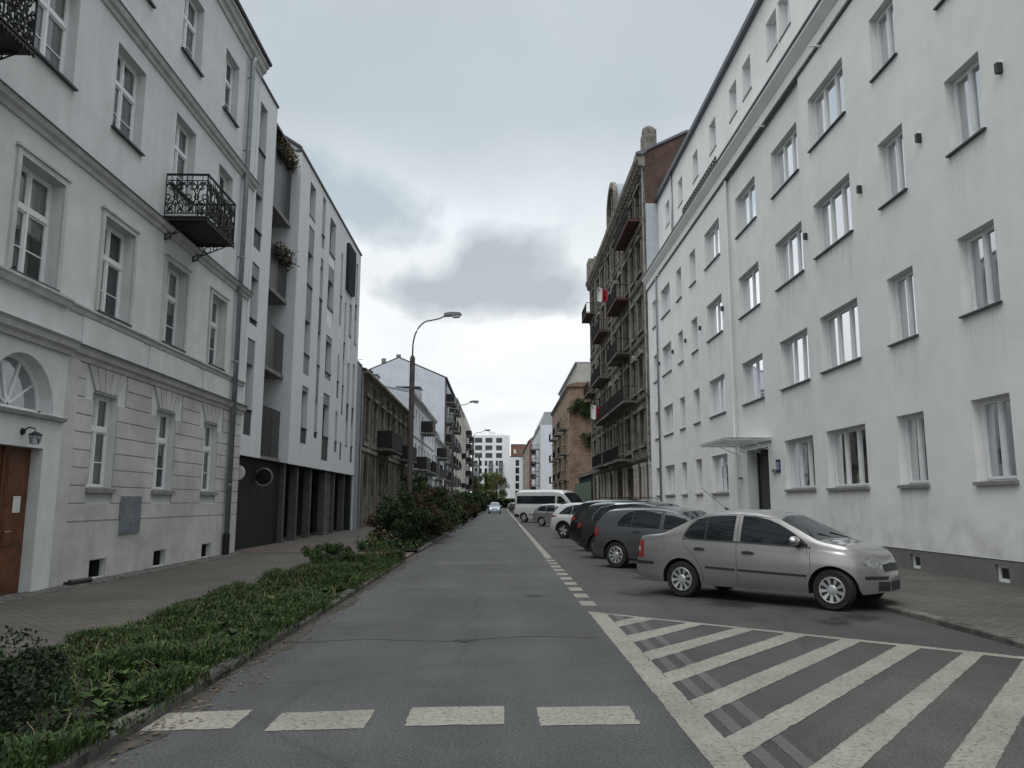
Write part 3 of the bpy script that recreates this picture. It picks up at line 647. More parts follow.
cornice('cornice', [(0.05, 4.16), (BY - 0.05, 4.16), (BY - 0.07, 4.24), (BY - 0.13, 4.28), (BY - 0.15, 4.37), (BY - 0.20, 4.42), (0.05, 4.45)], 0, V(14.2), parent=lb)
cornice('string_course', [(0.05, 5.02), (-0.03, 5.04), (-0.05, 5.12), (-0.09, 5.15), (-0.09, 5.19), (0.05, 5.22)], V(14.2), e, parent=lb)
cornice('string_course', [(0.05, 5.02), (-0.08, 5.04), (-0.11, 5.12), (-0.15, 5.15), (-0.15, 5.19), (0.05, 5.22)], 0, V(14.12), parent=lb)
cornice('cornice', [(0.05, 7.76), (-0.04, 7.78), (-0.06, 7.86), (-0.12, 7.90), (-0.16, 7.98), (-0.16, 8.0), (0.05, 8.05)], 0, e, parent=lb)
cornice('cornice', [(0.05, 11.33), (-0.04, 11.36), (-0.06, 11.44), (-0.12, 11.48), (-0.16, 11.58), (-0.16, 11.6), (0.05, 11.66)], 0, e, parent=lb)
for zz in (4.45, 8.03, 11.64):
    b = MB(); b.prism([(0.03, zz + .012), (-0.21 if zz < 5 else -0.18, zz - .02), (-0.21 if zz < 5 else -0.18, zz - .045), (0.03, zz - .012)], V(14.2) if zz < 5 else 0, e + .01, 'x'); b.obj('flashing', zinc_d, lb)
cornice('eaves', [(0.05, 15.30), (-0.05, 15.32), (-0.08, 15.45), (-0.16, 15.50), (-0.20, 15.62), (-0.26, 15.66), (-0.26, 15.74), (0.05, 15.76)], 0, e + .1, parent=lb)
b = MB(); b.prism([(-0.32, 15.76), (-0.34, 15.84), (5.5, 18.4), (11.9, 15.84), (11.9, 15.76)], 0, e + .15, 'x'); b.obj('roof', roof_d, lb)
# plain panels of the band between cornice and string course
b = MB()
for a, c in ((14.7, 17.2), (17.55, 20.45), (20.8, 23.2)): b.box(V(a), V(c), -0.025, 0.02, 4.46, 5.02)
b.obj('band_panel', stucco_l, lb)
b = MB(); b.box(V(14.2), V(14.65), -0.05, 0.02, 0.0, 4.16); b.obj('pilaster', stucco_base, lb)
b = MB(); b.box(V(9.6), V(11.2), BY - .04, BY + .01, 0, 4.16); b.obj('pilaster', stucco_base, lb)
# scored blocks
b = MB(); gz_ = [1.16, 1.495, 1.83, 2.165, 2.5, 2.835, 3.17, 3.50, 3.84, 4.16]; g = 0.016
segs_w = [(14.67, 15.30), (16.30, 18.16), (19.24, 21.10), (22.14, 24.04)]
segs_f = [(14.67, 24.04)]
segs_v = [(14.67, 14.98), (16.62, 17.84), (19.58, 20.78), (22.48, 24.04)]
def blocks(z0, z1, segs, m=0):
    for a, c in segs: b.prism([(-0.028, z0 + g), (-0.028, z1 - g), (0.0, z1 - g + .012), (0.0, z0 + g - .012)], V(a), V(c), 'x', m)
for i, (z0, z1) in enumerate(zip(gz_, gz_[1:])):
    if z1 <= 1.8: blocks(z0, z1, [(14.67, 16.66), (17.64, 24.04)] if z1 > .9 else segs_f)
    elif z0 < 1.8: blocks(z0, z1, segs_w)
    elif z1 <= 3.55: blocks(z0, z1, segs_w)
    else: blocks(z0, z1, segs_v)
b.box(V(14.67), V(24.04), -0.028, 0.0, 0.42, 1.16 - g)
for a, c in ((14.67, 15.62), (16.28, 18.47), (19.13, 21.4), (22.06, 24.04)): b.box(V(a), V(c), -0.028, 0, 0, 0.42 - .001)
for c in (15.80, 18.70, 21.62):                       # fan of wedge stones over each window
    for k in range(5):
        f0, f1 = -1 + 2 * k / 5, -1 + 2 * (k + 1) / 5
        lo, hi, zl = 0.46, 0.80, 3.69
        b.prism([(V(c) + lo * f0 + .012, zl), (V(c) + lo * f1 - .012, zl), (V(c) + hi * f1 - .018, 4.15), (V(c) + hi * f0 + .018, 4.15)], -0.034, 0.0, 'y')
b.obj('scored_blocks', stucco_base, lb)
# windows
for a, c in ((15.3, 16.3), (18.16, 19.24), (21.1, 22.14)):
    window(lb, V(a), 1.79, c - a, 1.86, 'old', 0.18, 0, rr.choice(['full', 'half']), sill=concrete, out=0.09, th=0.09)
window(lb, V(7.6), 1.79, 1.2, 1.86, 'old', .3, BY, 'full', sill=concrete)
for ri, (za, zb) in enumerate(((5.25, 7.2), (9.1, 10.97), (12.65, 14.5))):
    for ci, (a, c) in enumerate(wc):
        window(lb, V(a), za, c - a, zb - za, 'old', 0.22, 0, rr.choice(['blind', 'full', 'full', 'half', 'sides']), sill=zinc_d, out=0.08)
        if ri == 0:
            s = MB(); t = .11
            s.box(V(a) - t, V(a), -.045, 0, za - .02, zb + t); s.box(V(c), V(c) + t, -.045, 0, za - .02, zb + t); s.box(V(a), V(c), -.045, 0, zb, zb + t)
            s.box(V(a) - t - .04, V(c) + t + .04, -.075, 0, zb + t, zb + t + .05); s.obj('window_surround', trim_l, lb)
# arched door light
b = MB(); yg = BY + .25; r_ = ar
for i in range(n):
    t0, t1 = math.pi * i / n, math.pi * (i + 1) / n
    b.prism([(ac + r_ * math.cos(t0), az + r_ * math.sin(t0)), (ac + r_ * math.cos(t1), az + r_ * math.sin(t1)), (ac + (r_ - .07) * math.cos(t1), az + (r_ - .07) * math.sin(t1)), (ac + (r_ - .07) * math.cos(t0), az + (r_ - .07) * math.sin(t0))], yg - .03, yg + .03, 'y')
b.box(ac - r_, ac + r_, yg - .03, yg + .03, az, az + .07)
for t0 in (36, 72, 108, 144):
    c_, s_ = math.cos(R(t0)), math.sin(R(t0)); b.prism([(ac - s_ * .025, az + .07), (ac + s_ * .025, az + .07), (ac + c_ * (r_ - .05) + s_ * .025, az + s_ * (r_ - .05)), (ac + c_ * (r_ - .05) - s_ * .025, az + s_ * (r_ - .05))], yg - .025, yg + .02, 'y')
fl = b.obj('fanlight', white_fr, lb)
b = MB(); b.face([(ac + (r_ - .06) * math.cos(math.pi * i / n), yg, az + (r_ - .06) * math.sin(math.pi * i / n)) for i in range(n + 1)]); b.obj('pane', glass, fl)
cornice('door_moulding', [(BY, 2.92), (BY - .06, 2.94), (BY - .1, 3.0), (BY, 3.03)], V(11.6), V(14.15), parent=lb)
# door
b = MB(); d0, d1, dy = V(12.13), V(13.62), BY + .2
b.box(d0, d1, dy, dy + .06, 0.02, 2.43)
for a, c in ((d0 + .06, d0 + .68), (d1 - .68, d1 - .06)):
    for z0, z1 in ((.15, .72), (.82, 1.55), (1.65, 2.3)):
        b.box(a + .08, c - .08, dy - .018, dy, z0 + .06, z1 - .06); b.box(a + .03, c - .03, dy - .01, dy, z0, z1)
b.box((d0 + d1) / 2 - .03, (d0 + d1) / 2 + .03, dy - .03, dy, .02, 2.43)
dd = b.obj('door', wood, lb)
b = MB(); b.box(d1 - .42, d1 - .22, dy - .03, dy - .024, 1.35, 1.62); b.obj('paper_notice', plate_w, dd)
b = MB(); b.tube([(d1 - .62, dy - .08, 1.05), (d1 - .62, dy, 1.05)], .015, 8); b.tube([(d1 - .62, dy - .08, 1.05), (d1 - .5, dy - .08, 1.05)], .013, 8); b.obj('handle', chrome, dd)
# lantern above door
ln = thing('wall_lantern', 'small black wall lantern above the brown door', 'lantern', (-7.95 + .10, 12.98, 2.62), R(90))
b = MB(); b.lathe([(0.0, 0), (0.06, 0), (0.05, -.03), (0, -.03)], 12, 'y', (0, 0, 0.05)); b.tube([(0, -.02, .05), (0, -.1, .12), (0, -.2, .1), (0, -.22, .04)], .012, 6); b.obj('arm', iron, ln)
b = MB()
for k in range(6): a = k * math.pi / 3; b.tube([(.07 * math.cos(a), -.22 + .07 * math.sin(a), -.15), (.09 * math.cos(a), -.22 + .09 * math.sin(a), 0.0)], .006, 4)
b.lathe([(0.02, .05), (0.11, 0), (0.1, -.01)], 12, 'z', (0, -.22, 0)); b.lathe([(0.08, -.15), (0.0, -.16)], 12, 'z', (0, -.22, 0)); b.obj('cage', iron, ln)
b = MB(); b.lathe([(0.06, -.14), (0.08, 0)], 6, 'z', (0, -.22, 0)); b.obj('glass', glass, ln)
# downpipe
dp = MB(); x = V(22.95)
dp.tube([(x, -.14, 0.35), (x, -.14, 15.1), (x, -.2, 15.3)], .075, 14); 
for z in (2, 5.6, 8.8, 12.2, 14.6): dp.lathe([(.085, z), (.085, z + .05)], 14, 'z', (x, -.14, 0)); dp.box(x - .01, x + .01, -.1, 0, z, z + .04)
o = dp.obj('downpipe', zinc, lb, smooth=True)
b = MB(); b.lathe([(.085, 0.02), (.095, .03), (.095, .62), (.085, .64)], 14, 'z', (x, -.14, 0)); b.obj('pipe_foot', iron, o)
# service cabinet
cb = thing('utility_cabinet', 'blue grey metal service cabinet with scrawled paint set in the pale wall', 'cabinet', (-7.95 + .03, 17.15, .87), R(90))
b = MB(); b.box(-.46, .46, -.03, 0.02, 0, .78); b.box(-.43, .43, -.036, -.03, .03, .75, 1); b.obj('door', [zinc, mat('cabinet_paint', (.15, .18, .20), .6, .2, 7)], cb)
b = MB(); r2 = random.Random(2)
for k in range(34):
    px, pz, q_ = r2.gauss(-.05, .13), .42 + r2.gauss(0, .16), r2.uniform(.015, .06); a = r2.uniform(-.9, .9)
    pz = min(.68, max(.1, pz)); px = min(.33, max(-.33, px)); c_, n_ = math.cos(a) * q_, math.sin(a) * q_
    b.face([(px - c_, -.0375 - .0001 * k, pz - n_), (px + n_ * .3, -.0375 - .0001 * k, pz - c_ * .3), (px + c_, -.0375 - .0001 * k, pz + n_), (px - n_ * .3, -.0375 - .0001 * k, pz + c_ * .3)])
b.obj('scrawl', mat('pale_spray', (.30, .33, .35), .8, .3, 9), cb)
# ornate iron balconies
def scroll(b, P0, eu, ez, cx, cz, sx, s=1.0, r=.0165):
    def S(pts): b.tube([tuple(Vector(P0) + Vector(eu) * x + Vector(ez) * z) for x, z in pts], r, 5)
    for sg in (-1, 1):
        S([(cx + sg * s * (.02 + .10 * (1 - a / 14)) * 1.0 * math.cos(a * .62) + sg * .10 * s, cz + .22 * s + s * .10 * (1 - a / 16) * math.sin(a * .62)) for a in range(11)])
        S([(cx + sg * s * .10 + sg * s * .09 * (1 - a / 16) * math.cos(-a * .62 + 3), cz - .22 * s + s * .10 * (1 - a / 16) * math.sin(-a * .62 + 3)) for a in range(11)])
        S([(cx + sg * s * (.19 - .17 * math.sin(math.pi * a / 10)), cz + s * (.34 - .68 * a / 10)) for a in range(11)])
    S([(cx + .045 * s * math.cos(a * .8), cz + .06 * s * math.sin(a * .8)) for a in range(9)])
    for sg in (-1, 1):
        S([(cx + sg * (.17 + .055 * math.cos(a * .75)) * s, cz + .055 * math.sin(a * .75) * s) for a in range(10)])
        S([(cx + sg * (.11 + .04 * math.cos(a * .75)) * s, cz + (.30 + .04 * math.sin(a * .75)) * s) for a in range(10)])
        S([(cx + sg * (.10 + .045 * math.cos(a * .75)) * s, cz + (-.33 + .04 * math.sin(a * .75)) * s) for a in range(10)])
        S([(cx + sg * .05 * s, cz - .12 * s), (cx + sg * .14 * s, cz - .06 * s), (cx + sg * .21 * s, cz - .2 * s)])
    S([(cx, cz - .36 * s), (cx, cz - .12 * s)]); S([(cx, cz + .12 * s), (cx, cz + .36 * s)])
def balcony_iron(x_out, w, label_y, zf, htop, nfront, nside):
    root = thing('iron_balcony', label_y[1], 'balcony', (-7.95, label_y[0], zf), R(90))
    p = MB(); p.box(0, w, -x_out, 0, 0, .07); p.box(-.03, w + .03, -x_out - .03, 0, .07, .10); p.obj('slab', mat('dark_slab', (.03, .03, .03), .8, .3, 5), root)
    b = MB(); h0, h1 = .13, htop
    cs = [(0.02, 0), (0.02, -x_out), (w - .02, -x_out), (w - .02, 0)]
    for (a, c) in zip(cs, cs[1:]):
        for z, r in ((h1, .022), (h1 - .14, .012), (h0 + .05, .014)): b.tube([(a[0], a[1], z), (c[0], c[1], z)], r, 6)
        b.prism([(min(a[0], c[0]) - .02, min(a[1], c[1]) - .02), (max(a[0], c[0]) + .02, min(a[1], c[1]) - .02), (max(a[0], c[0]) + .02, max(a[1], c[1]) + .02), (min(a[0], c[0]) - .02, max(a[1], c[1]) + .02)], h1 + .01, h1 + .03, 'z')
    for c in cs: b.tube([(c[0], c[1], .08), (c[0], c[1], h1 + .02)], .02, 6)
    rl = b.obj('railing', iron, root)
    def panel(P0, eu, L, n):
        b = MB(); zc = (h0 + .05 + h1 - .14) / 2; s = (h1 - .14 - h0 - .05) / .74
        for k in range(n):
            cx = L * (k + .5) / n; scroll(b, P0, eu, (0, 0, 1), cx, zc, 1, s)
            for q in (k, k + 1):
                xx = L * q / n; b.tube([tuple(Vector(P0) + Vector(eu) * xx + Vector((0, 0, h0 + .05))), tuple(Vector(P0) + Vector(eu) * xx + Vector((0, 0, h1)))], .011, 5)
            for q in (.25, .75):
                xx = L * (k + q) / n
                b.tube([tuple(Vector(P0) + Vector(eu) * xx + Vector((0, 0, h1 - .14))), tuple(Vector(P0) + Vector(eu) * (xx) + Vector((0, 0, h1)))], .008, 5)
        b.obj('scrollwork', iron, rl)
    panel((0.02, 0, 0), (0, -1, 0), x_out, nside); panel((w - .02, 0, 0), (0, -1, 0), x_out, nside); panel((.02, -x_out, 0), (1, 0, 0), w - .04, nfront)
    for u in (.12, w - .12):
        b = MB()
        b.tube([(u, -.02, -.45), (u, -.02, 0)], .022, 6); b.tube([(u, -.02, -.03), (u, -x_out * .85, -.03)], .02, 6)
        for cy, cz, rad in ((-.16, -.16, .12), (-.38, -.13, .08), (-.08, -.36, .07), (-.56, -.09, .05)):
            b.tube([(u, cy + rad * math.cos(a * .6), cz + rad * math.sin(a * .6)) for a in range(11)], .014, 5)
        b.tube([(u, -.02, -.44), (u, -.2, -.3), (u, -.45, -.2), (u, -x_out * .82, -.05)], .014, 5)
        b.obj('bracket', iron, root)
    b = MB(); r3 = random.Random(4)
    k = 0
    b.box(0, w, -x_out - .035, -x_out - .01, .0, .03)
    while k * .09 < w - .04: b.prism([(k * .09 + .02, 0), (k * .09 + .07, 0), (k * .09 + .045, -.05 - .02 * (k % 2))], -x_out - .035, -x_out - .012, 'y'); k += 1
    b.obj('fringe', iron, root)
    return root
balcony_iron(.98, 1.95, (17.8, 'black wrought iron balcony with scroll railing on the pale house'), 8.08, 1.13, 4, 2)
balcony_iron(.98, 2.4, (8.5, 'black iron balcony cut off by the top left corner of the photo'), 8.08, 1.13, 5, 2)

# ================================================================== LEFT: modern building with slit windows
def Q(y): return y - 24.05
mb = thing('apartment_building', 'modern pale building with narrow slit windows over a dark ground floor', 'building', (-7.95, 24.05, 0), R(90))
slits = [  # y0, y1, [(z0, z1, kind)]  g glass, p grey panel, d dark panel, c white curtain panel, b dark bay
    (24.35, 25.1, [(13.0, 14.62, 'g'), (11.5, 13.0, 'p'), (10.27, 11.5, 'g'), (9.65, 10.27, 'd')]),
    (24.35, 25.12, [(8.7, 9.15, 'p'), (7.32, 8.7, 'g'), (7.14, 7.32, 'd')]),
    (24.32, 25.08, [(5.86, 6.66, 'p'), (4.41, 5.86, 'g'), (3.6, 4.41, 'd')]),
    (31.2, 32.2, [(13.32, 14.75, 'g')]),
    (31.27, 32.25, [(11.8, 12.9, 'p'), (10.4, 11.8, 'g'), (8.91, 10.4, 'p'), (7.5, 8.91, 'g'), (6.65, 7.5, 'p')]),
    (31.27, 32.28, [(5.97, 6.17, 'p'), (4.48, 5.97, 'g'), (3.85, 4.48, 'd')]),
    (33.5, 34.08, [(13.29, 15.03, 'g'), (12.68, 13.29, 'p')]),
    (33.52, 34.1, [(11.83, 12.2, 'p'), (10.37, 11.83, 'g'), (8.85, 10.37, 'd'), (7.42, 8.85, 'g'), (5.92, 7.42, 'p'), (4.5, 5.92, 'g'), (4.23, 4.5, 'd')]),
    (35.1, 36.36, [(13.0, 14.67, 'g'), (12.42, 13.0, 'c'), (11.72, 12.42, 'p'), (10.4, 11.72, 'g'), (9.54, 10.4, 'c')]),
    (35.15, 36.38, [(8.84, 9.1, 'p'), (7.4, 8.84, 'g'), (7.08, 7.4, 'p')]),
    (35.05, 36.38, [(5.9, 6.4, 'p'), (4.46, 5.9, 'g'), (3.37, 4.46, 'd')]),
    (37.8, 38.25, [(11.65, 13.82, 'g'), (10.2, 11.65, 'p'), (9.43, 10.2, 'c'), (8.7, 9.43, 'c'), (7.35, 8.7, 'g'), (6.51, 7.35, 'd')]),
    (37.75, 38.25, [(4.42, 5.87, 'g'), (3.9, 4.42, 'd')]),
    (39.05, 39.45, [(9.52, 11.63, 'g'), (8.72, 9.52, 'd'), (7.33, 8.72, 'g'), (5.83, 7.33, 'd')]),
    (39.0, 39.45, [(3.6, 4.46, 'd')]),
    (40.3, 40.93, [(10.16, 11.85, 'g'), (8.73, 10.16, 'c'), (6.56, 8.73, 'g'), (5.76, 6.56, 'd'), (4.4, 5.76, 'g')]),
    (41.8, 42.33, [(12.2, 14.52, 'g'), (11.47, 12.2, 'd'), (10.05, 11.47, 'g'), (9.57, 10.05, 'c')]),
    (41.75, 42.35, [(6.52, 8.9, 'g'), (5.77, 6.52, 'd'), (4.45, 5.77, 'g'), (3.6, 4.45, 'd')]),
]
hn, hf = [], []
for y0, y1, st in slits:
    h = (Q(y0), Q(y1), min(s[0] for s in st), max(s[1] for s in st), .3)
    (hn if y0 < 26 else hf).append(h)
b = MB(); ZS = 2.95; ZT = 15.32
b.sheet(Q(24.08), Q(26.18), ZS, ZT, hn, 0); b.sheet(Q(29.65), Q(43.05), ZS, ZT, hf, 0)
for y in (26.18,): b.face([(Q(y), 0, ZS), (Q(y), 1.75, ZS), (Q(y), 1.75, ZT), (Q(y), 0, ZT)])
b.face([(Q(29.65), 0, ZS), (Q(29.65), 1.75, ZS), (Q(29.65), 1.75, 16.5), (Q(29.65), 0, 15.45)])
b.sheet(Q(26.18), Q(29.65), ZS, 16.5, [(Q(26.6), Q(29.1), z, z + 2.2, .08) for z in (3.15, 6.3, 9.4, 12.5)], 1.75)
b.face([(Q(43.05), 0, 0), (Q(43.05), 11, 0), (Q(43.05), 11, ZT + .8), (Q(43.05), 0, ZT)]); b.face([(Q(24.08), 0, ZS), (Q(24.08), 11, ZS), (Q(24.08), 11, ZT), (Q(24.08), 0, ZT)])
b.face([(Q(24.08), 0, ZS), (Q(43.05), 0, ZS), (Q(43.05), 3.0, ZS), (Q(24.08), 3.0, ZS)], 2)
b.face([(Q(24.08), 11, 0), (Q(43.05), 11, 0), (Q(43.05), 11, 16), (Q(24.08), 11, 16)])
b.obj('wall', [mb_white, room, panel_d], mb)
b = MB(); b.box(Q(24.08), Q(26.2), -.05, .25, ZT, ZT + .07, 0); b.box(Q(29.62), Q(43.1), -.06, .25, ZT, ZT + .08, 0)
b.prism([(0.0, 15.42), (0.0, 15.52), (1.7, 16.62), (1.7, 16.5)], Q(29.55), Q(29.75), 'x', 0)
b.prism([(0.9, 16.02), (0.9, 16.14), (1.8, 16.7), (5, 16.7), (5, 16.5), (1.8, 16.5)], Q(26.2), Q(29.6), 'x', 1)
b.box(Q(24.08), Q(43.05), .3, 11, 15.2, 15.3, 0); b.box(Q(26.2), Q(29.6), 1.75, 11, 16.4, 16.5, 0)
b.obj('roof_edge', [zinc_d, tile_red], mb)
kinds = {'g': 1, 'p': 2, 'd': 3, 'c': 4}
for y0, y1, st in slits:
    w = y1 - y0; b = MB(); gl = MB()
    for z0, z1, k in st:
        if k == 'g':
            t = .05; yy = .24
            b.box(0, t, yy, yy + .05, z0, z1); b.box(w - t, w, yy, yy + .05, z0, z1); b.box(t, w - t, yy, yy + .05, z0, z0 + t); b.box(t, w - t, yy, yy + .05, z1 - t, z1)
            gl.face([(t, yy + .02, z0 + t), (w - t, yy + .02, z0 + t), (w - t, yy + .02, z1 - t), (t, yy + .02, z1 - t)])
            b.box(-.0, w, -.03, .24, z0 - .03, z0 + .0, 0)
        else: b.box(0.003, w - .003, .03, .22, z0 + .002, z1 - .035, kinds[k] - 1)
    o = b.obj('window', [dark_fr, panel_g, panel_d, white_fr], mb, loc=(Q(y0), 0, 0))
    if gl.f: gl.obj('pane', dglass, o)
# dark projecting bay near the top corner
b = MB(); b.box(Q(39.0), Q(40.75), -.16, .05, 12.3, 14.72); 
for k in range(8): x = Q(39.0) + .1 + k * .22; b.box(x, x + .05, -.19, -.16, 12.35, 14.68)
b.obj('bay_window', iron, mb)
# balconies in the recess
frost = mat('smoked_balcony_panel', (.018, .019, .022), .35, .15, 2, streak=.2)
for z0, zr, k in ((12.15, 14.79, 0), (9.05, 10.81, 1), (6.15, 7.83, 2), (2.98, 4.85, 3)):
    b = MB(); b.box(Q(26.2), Q(29.63), .32, 1.74, z0, z0 + .14)
    o = b.obj('balcony', concrete, mb)
    b = MB(); top = zr if k else zr - 1.0
    if k == 0: top = zr - .2
    for i in range(3): a, c = Q(26.22) + i * 1.13, Q(26.22) + (i + 1) * 1.13 - .03; b.box(a, c, .36, .38, z0 + .1, top)
    b.tube([(Q(26.2), .37, top + .02), (Q(29.63), .37, top + .02)], .02, 6)
    b.obj('railing_panel', frost, o)
# dark ground floor: near-black panels stand in for the shade of an open passage
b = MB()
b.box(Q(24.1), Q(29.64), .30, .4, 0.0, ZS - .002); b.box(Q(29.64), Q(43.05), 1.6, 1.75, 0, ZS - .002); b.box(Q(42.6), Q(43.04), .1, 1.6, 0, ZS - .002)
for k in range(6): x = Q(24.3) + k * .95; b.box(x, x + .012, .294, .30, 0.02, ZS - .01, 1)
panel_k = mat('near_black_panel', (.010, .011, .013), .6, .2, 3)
b.obj('passage_shade_panel', [panel_k, dark_fr], mb)
for y in (29.75, 31.65, 33.9, 36.7, 38.65, 41.1):
    b = MB(); b.box(Q(y) - .11, Q(y) + .11, .12, .42, 0, ZS - .002); b.obj('column', mat('dark_concrete_column', (.075, .08, .085), .8, .15, 5, .2), mb)
for a, c in ((29.9, 31.5), (31.8, 33.75), (34.05, 36.55), (38.8, 40.95), (41.25, 43.0)):
    b = MB(); b.box(Q(a), Q(c), 1.15, 1.2, .02, ZS - .3); 
    n_ = int((c - a) / .14)
    for i in range(n_): b.box(Q(a) + i * (c - a) / n_, Q(a) + i * (c - a) / n_ + .03, 1.12, 1.15, .02, ZS - .3, 1)
    b.obj('shutter', [panel_k, dark_fr], mb)
b = MB()
for i in range(9): b.tube([(Q(36.85) + i * .2, .3, .05), (Q(36.85) + i * .2, .3, ZS - .02)], .012, 4)
for i in range(22): b.tube([(Q(36.85), .3, .1 + i * .13), (Q(38.5), .3, .1 + i * .13)], .012, 4)
b.obj('lattice_panel', mat('galvanised_mesh', (.30, .31, .32), .5, .1, 5, metal=.4), mb)
rm = thing('traffic_mirror', 'round grey rimmed convex mirror on the dark ground floor of the modern building', 'mirror', (-8.02, 26.9, 2.36), R(12))
b = MB(); b.lathe([(.255, -.03), (.27, -.05), (.30, -.05), (.315, -.02), (.30, .0), (0, .06)], 32, 'y'); b.obj('rim', mat('ring_metal', (.16, .165, .17), .5, .1, 5, metal=.3), rm, sharp=40)
b = MB(); b.lathe([(0, -.045), (.13, -.04), (.257, -.028)], 32, 'y'); b.obj('mirror_face', mat('dark_mirror', (.006, .007, .008), .7, .1, 3, spec=.2), rm, smooth=True)
b = MB(); b.tube([(0, .05, 0), (-.2, .1, 0)], .02, 6); b.obj('bracket', iron, rm)
rs = thing('round_sign', 'round white sign fixed in the dark passage beside the pale house corner', 'sign', (-8.13, 24.55, 2.42))
b = MB(); b.lathe([(0, -.02), (.23, -.02), (.24, 0), (0, 0.02)], 24, 'y'); b.obj('disc', plate_w, rs); b = MB(); b.box(-.3, 0, -.01, .01, -.01, .01); b.obj('arm', iron, rs)
# pier between modern and old house
b = MB(); b.box(0, 2.3, 0, 8, 0, 9.35); b.box(0, 2.3, -.03, 8, 9.35, 9.45, 1); b.box(.3, .34, -.01, .0, 0, 9.3, 1)
o = thing('party_wall', 'narrow blue grey rendered strip between the modern building and the sooty old house', 'wall', (-8.12, 43.08, 0), R(90)); b.obj('wall', [mat('blue_grey_render', (.22, .25, .28), .9, .08, 2, .2), zinc_d], o)

# ================================================================== generic street houses
def house(label, x, y, rot, width, depth, height, cols, rows, wmat, name='town_house', y0=0, wst=(2, 2), fr=white_fr, roof='flat', rmat=roof_d, side=None, trim=None, roof_h=2.5, cat='building', base=None, cor=.35, band=True, roofside=True):
    "cols: (u0,u1); rows: (z0,z1); facade along local x facing local -y"
    rt = thing(name, label, cat, (x, y, 0), rot)
    hs = [(a, c, z0, z1, .2) for (a, c) in cols for (z0, z1) in rows]
    b = MB(); b.sheet(0, width, 0, height, hs, 0, room_d=.4)
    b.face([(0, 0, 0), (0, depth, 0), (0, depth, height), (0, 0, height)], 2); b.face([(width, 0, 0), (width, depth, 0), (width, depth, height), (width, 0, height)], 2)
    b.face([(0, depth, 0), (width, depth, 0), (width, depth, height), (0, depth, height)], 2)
    if roof == 'gable':
        for u in (0, width): b.face([(u, 0, height), (u, depth, height), (u, depth * .5, height + roof_h)], 2)
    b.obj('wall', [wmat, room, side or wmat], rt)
    b = MB()
    if roof == 'flat':
        b.box(-.05, width + .05, -.1, depth + .05, height, height + .25)
    elif roof == 'gable':
        b.prism([(-.35, height - .1), (depth * .5, height + roof_h), (depth + .35, height - .1), (depth + .35, height + .06), (depth * .5, height + roof_h + .2), (-.35, height + .08)], 0.0 if roofside else -.05, width + (0 if roofside else .05), 'x')
    elif roof == 'mansard':
        b.prism([(0.05, height), (0.9, height + roof_h), (depth - .5, height + roof_h + .6), (depth, height)], 0, width, 'x')
    b.obj('roof', rmat, rt)
    if trim:
        b = MB(); b.prism([(0.02, height - .5), (-.08, height - .48), (-.12, height - .3), (-cor, height - .15), (-cor, height), (0.02, height)], 0, width, 'x')
        b.obj('cornice', trim, rt)
        if band:
            b = MB()
            for k in range(len(rows) - 1):
                zz = (rows[k][1] + rows[k + 1][0]) / 2; b.box(0, width, -.08, .02, zz - .06, zz + .06)
            b.obj('string_course', trim, rt)
    cnt = 0
    for (a, c) in cols:
        for (z0, z1) in rows:
            cnt += 1
            if cnt > 100: break
            place(simple_win_mesh(c - a, z1 - z0, wst[0], fr, gl=(curtain_w if rnd.random() < .22 else dglass), rows=wst[1]), 'window', rt, (a, .17, z0))
    if base:
        b = MB(); b.box(0, width, -.05, .02, 0, base[0]); b.obj('plinth', base[1], rt)
    return rt
def railing_box(parent, u0, u1, out, z, h=1.0, m=None, slab=None, solid=False, name='balcony', step=.13, y0=0):
    b = MB(); b.box(u0, u1, y0 - out, y0, z - .14, z); o = b.obj(name, slab or concrete, parent)
    b = MB(); m = m or iron
    pts = [(u0 + .03, y0 - .02), (u0 + .03, y0 - out + .03), (u1 - .03, y0 - out + .03), (u1 - .03, y0 - .02)]
    for (a, c) in zip(pts, pts[1:]):
        b.tube([(a[0], a[1], z + h), (c[0], c[1], z + h)], .03, 4); b.tube([(a[0], a[1], z + .08), (c[0], c[1], z + .08)], .02, 4)
        L_ = max(abs(a[0] - c[0]), abs(a[1] - c[1]))
        if solid: b.box(min(a[0], c[0]) - .01, max(a[0], c[0]) + .01, min(a[1], c[1]) - .01, max(a[1], c[1]) + .01, z + .08, z + h)
        else:
            n_ = max(2, int(L_ / step))
            for i in range(n_ + 1): t = i / n_; x_, y_ = a[0] + (c[0] - a[0]) * t, a[1] + (c[1] - a[1]) * t; b.tube([(x_, y_, z), (x_, y_, z + h)], .012, 4)
    b.obj('railing', m, o); return o
def even(u0, u1, n, w): 
    s = (u1 - u0) / n; return [(u0 + s * (i + .5) - w / 2, u0 + s * (i + .5) + w / 2) for i in range(n)]

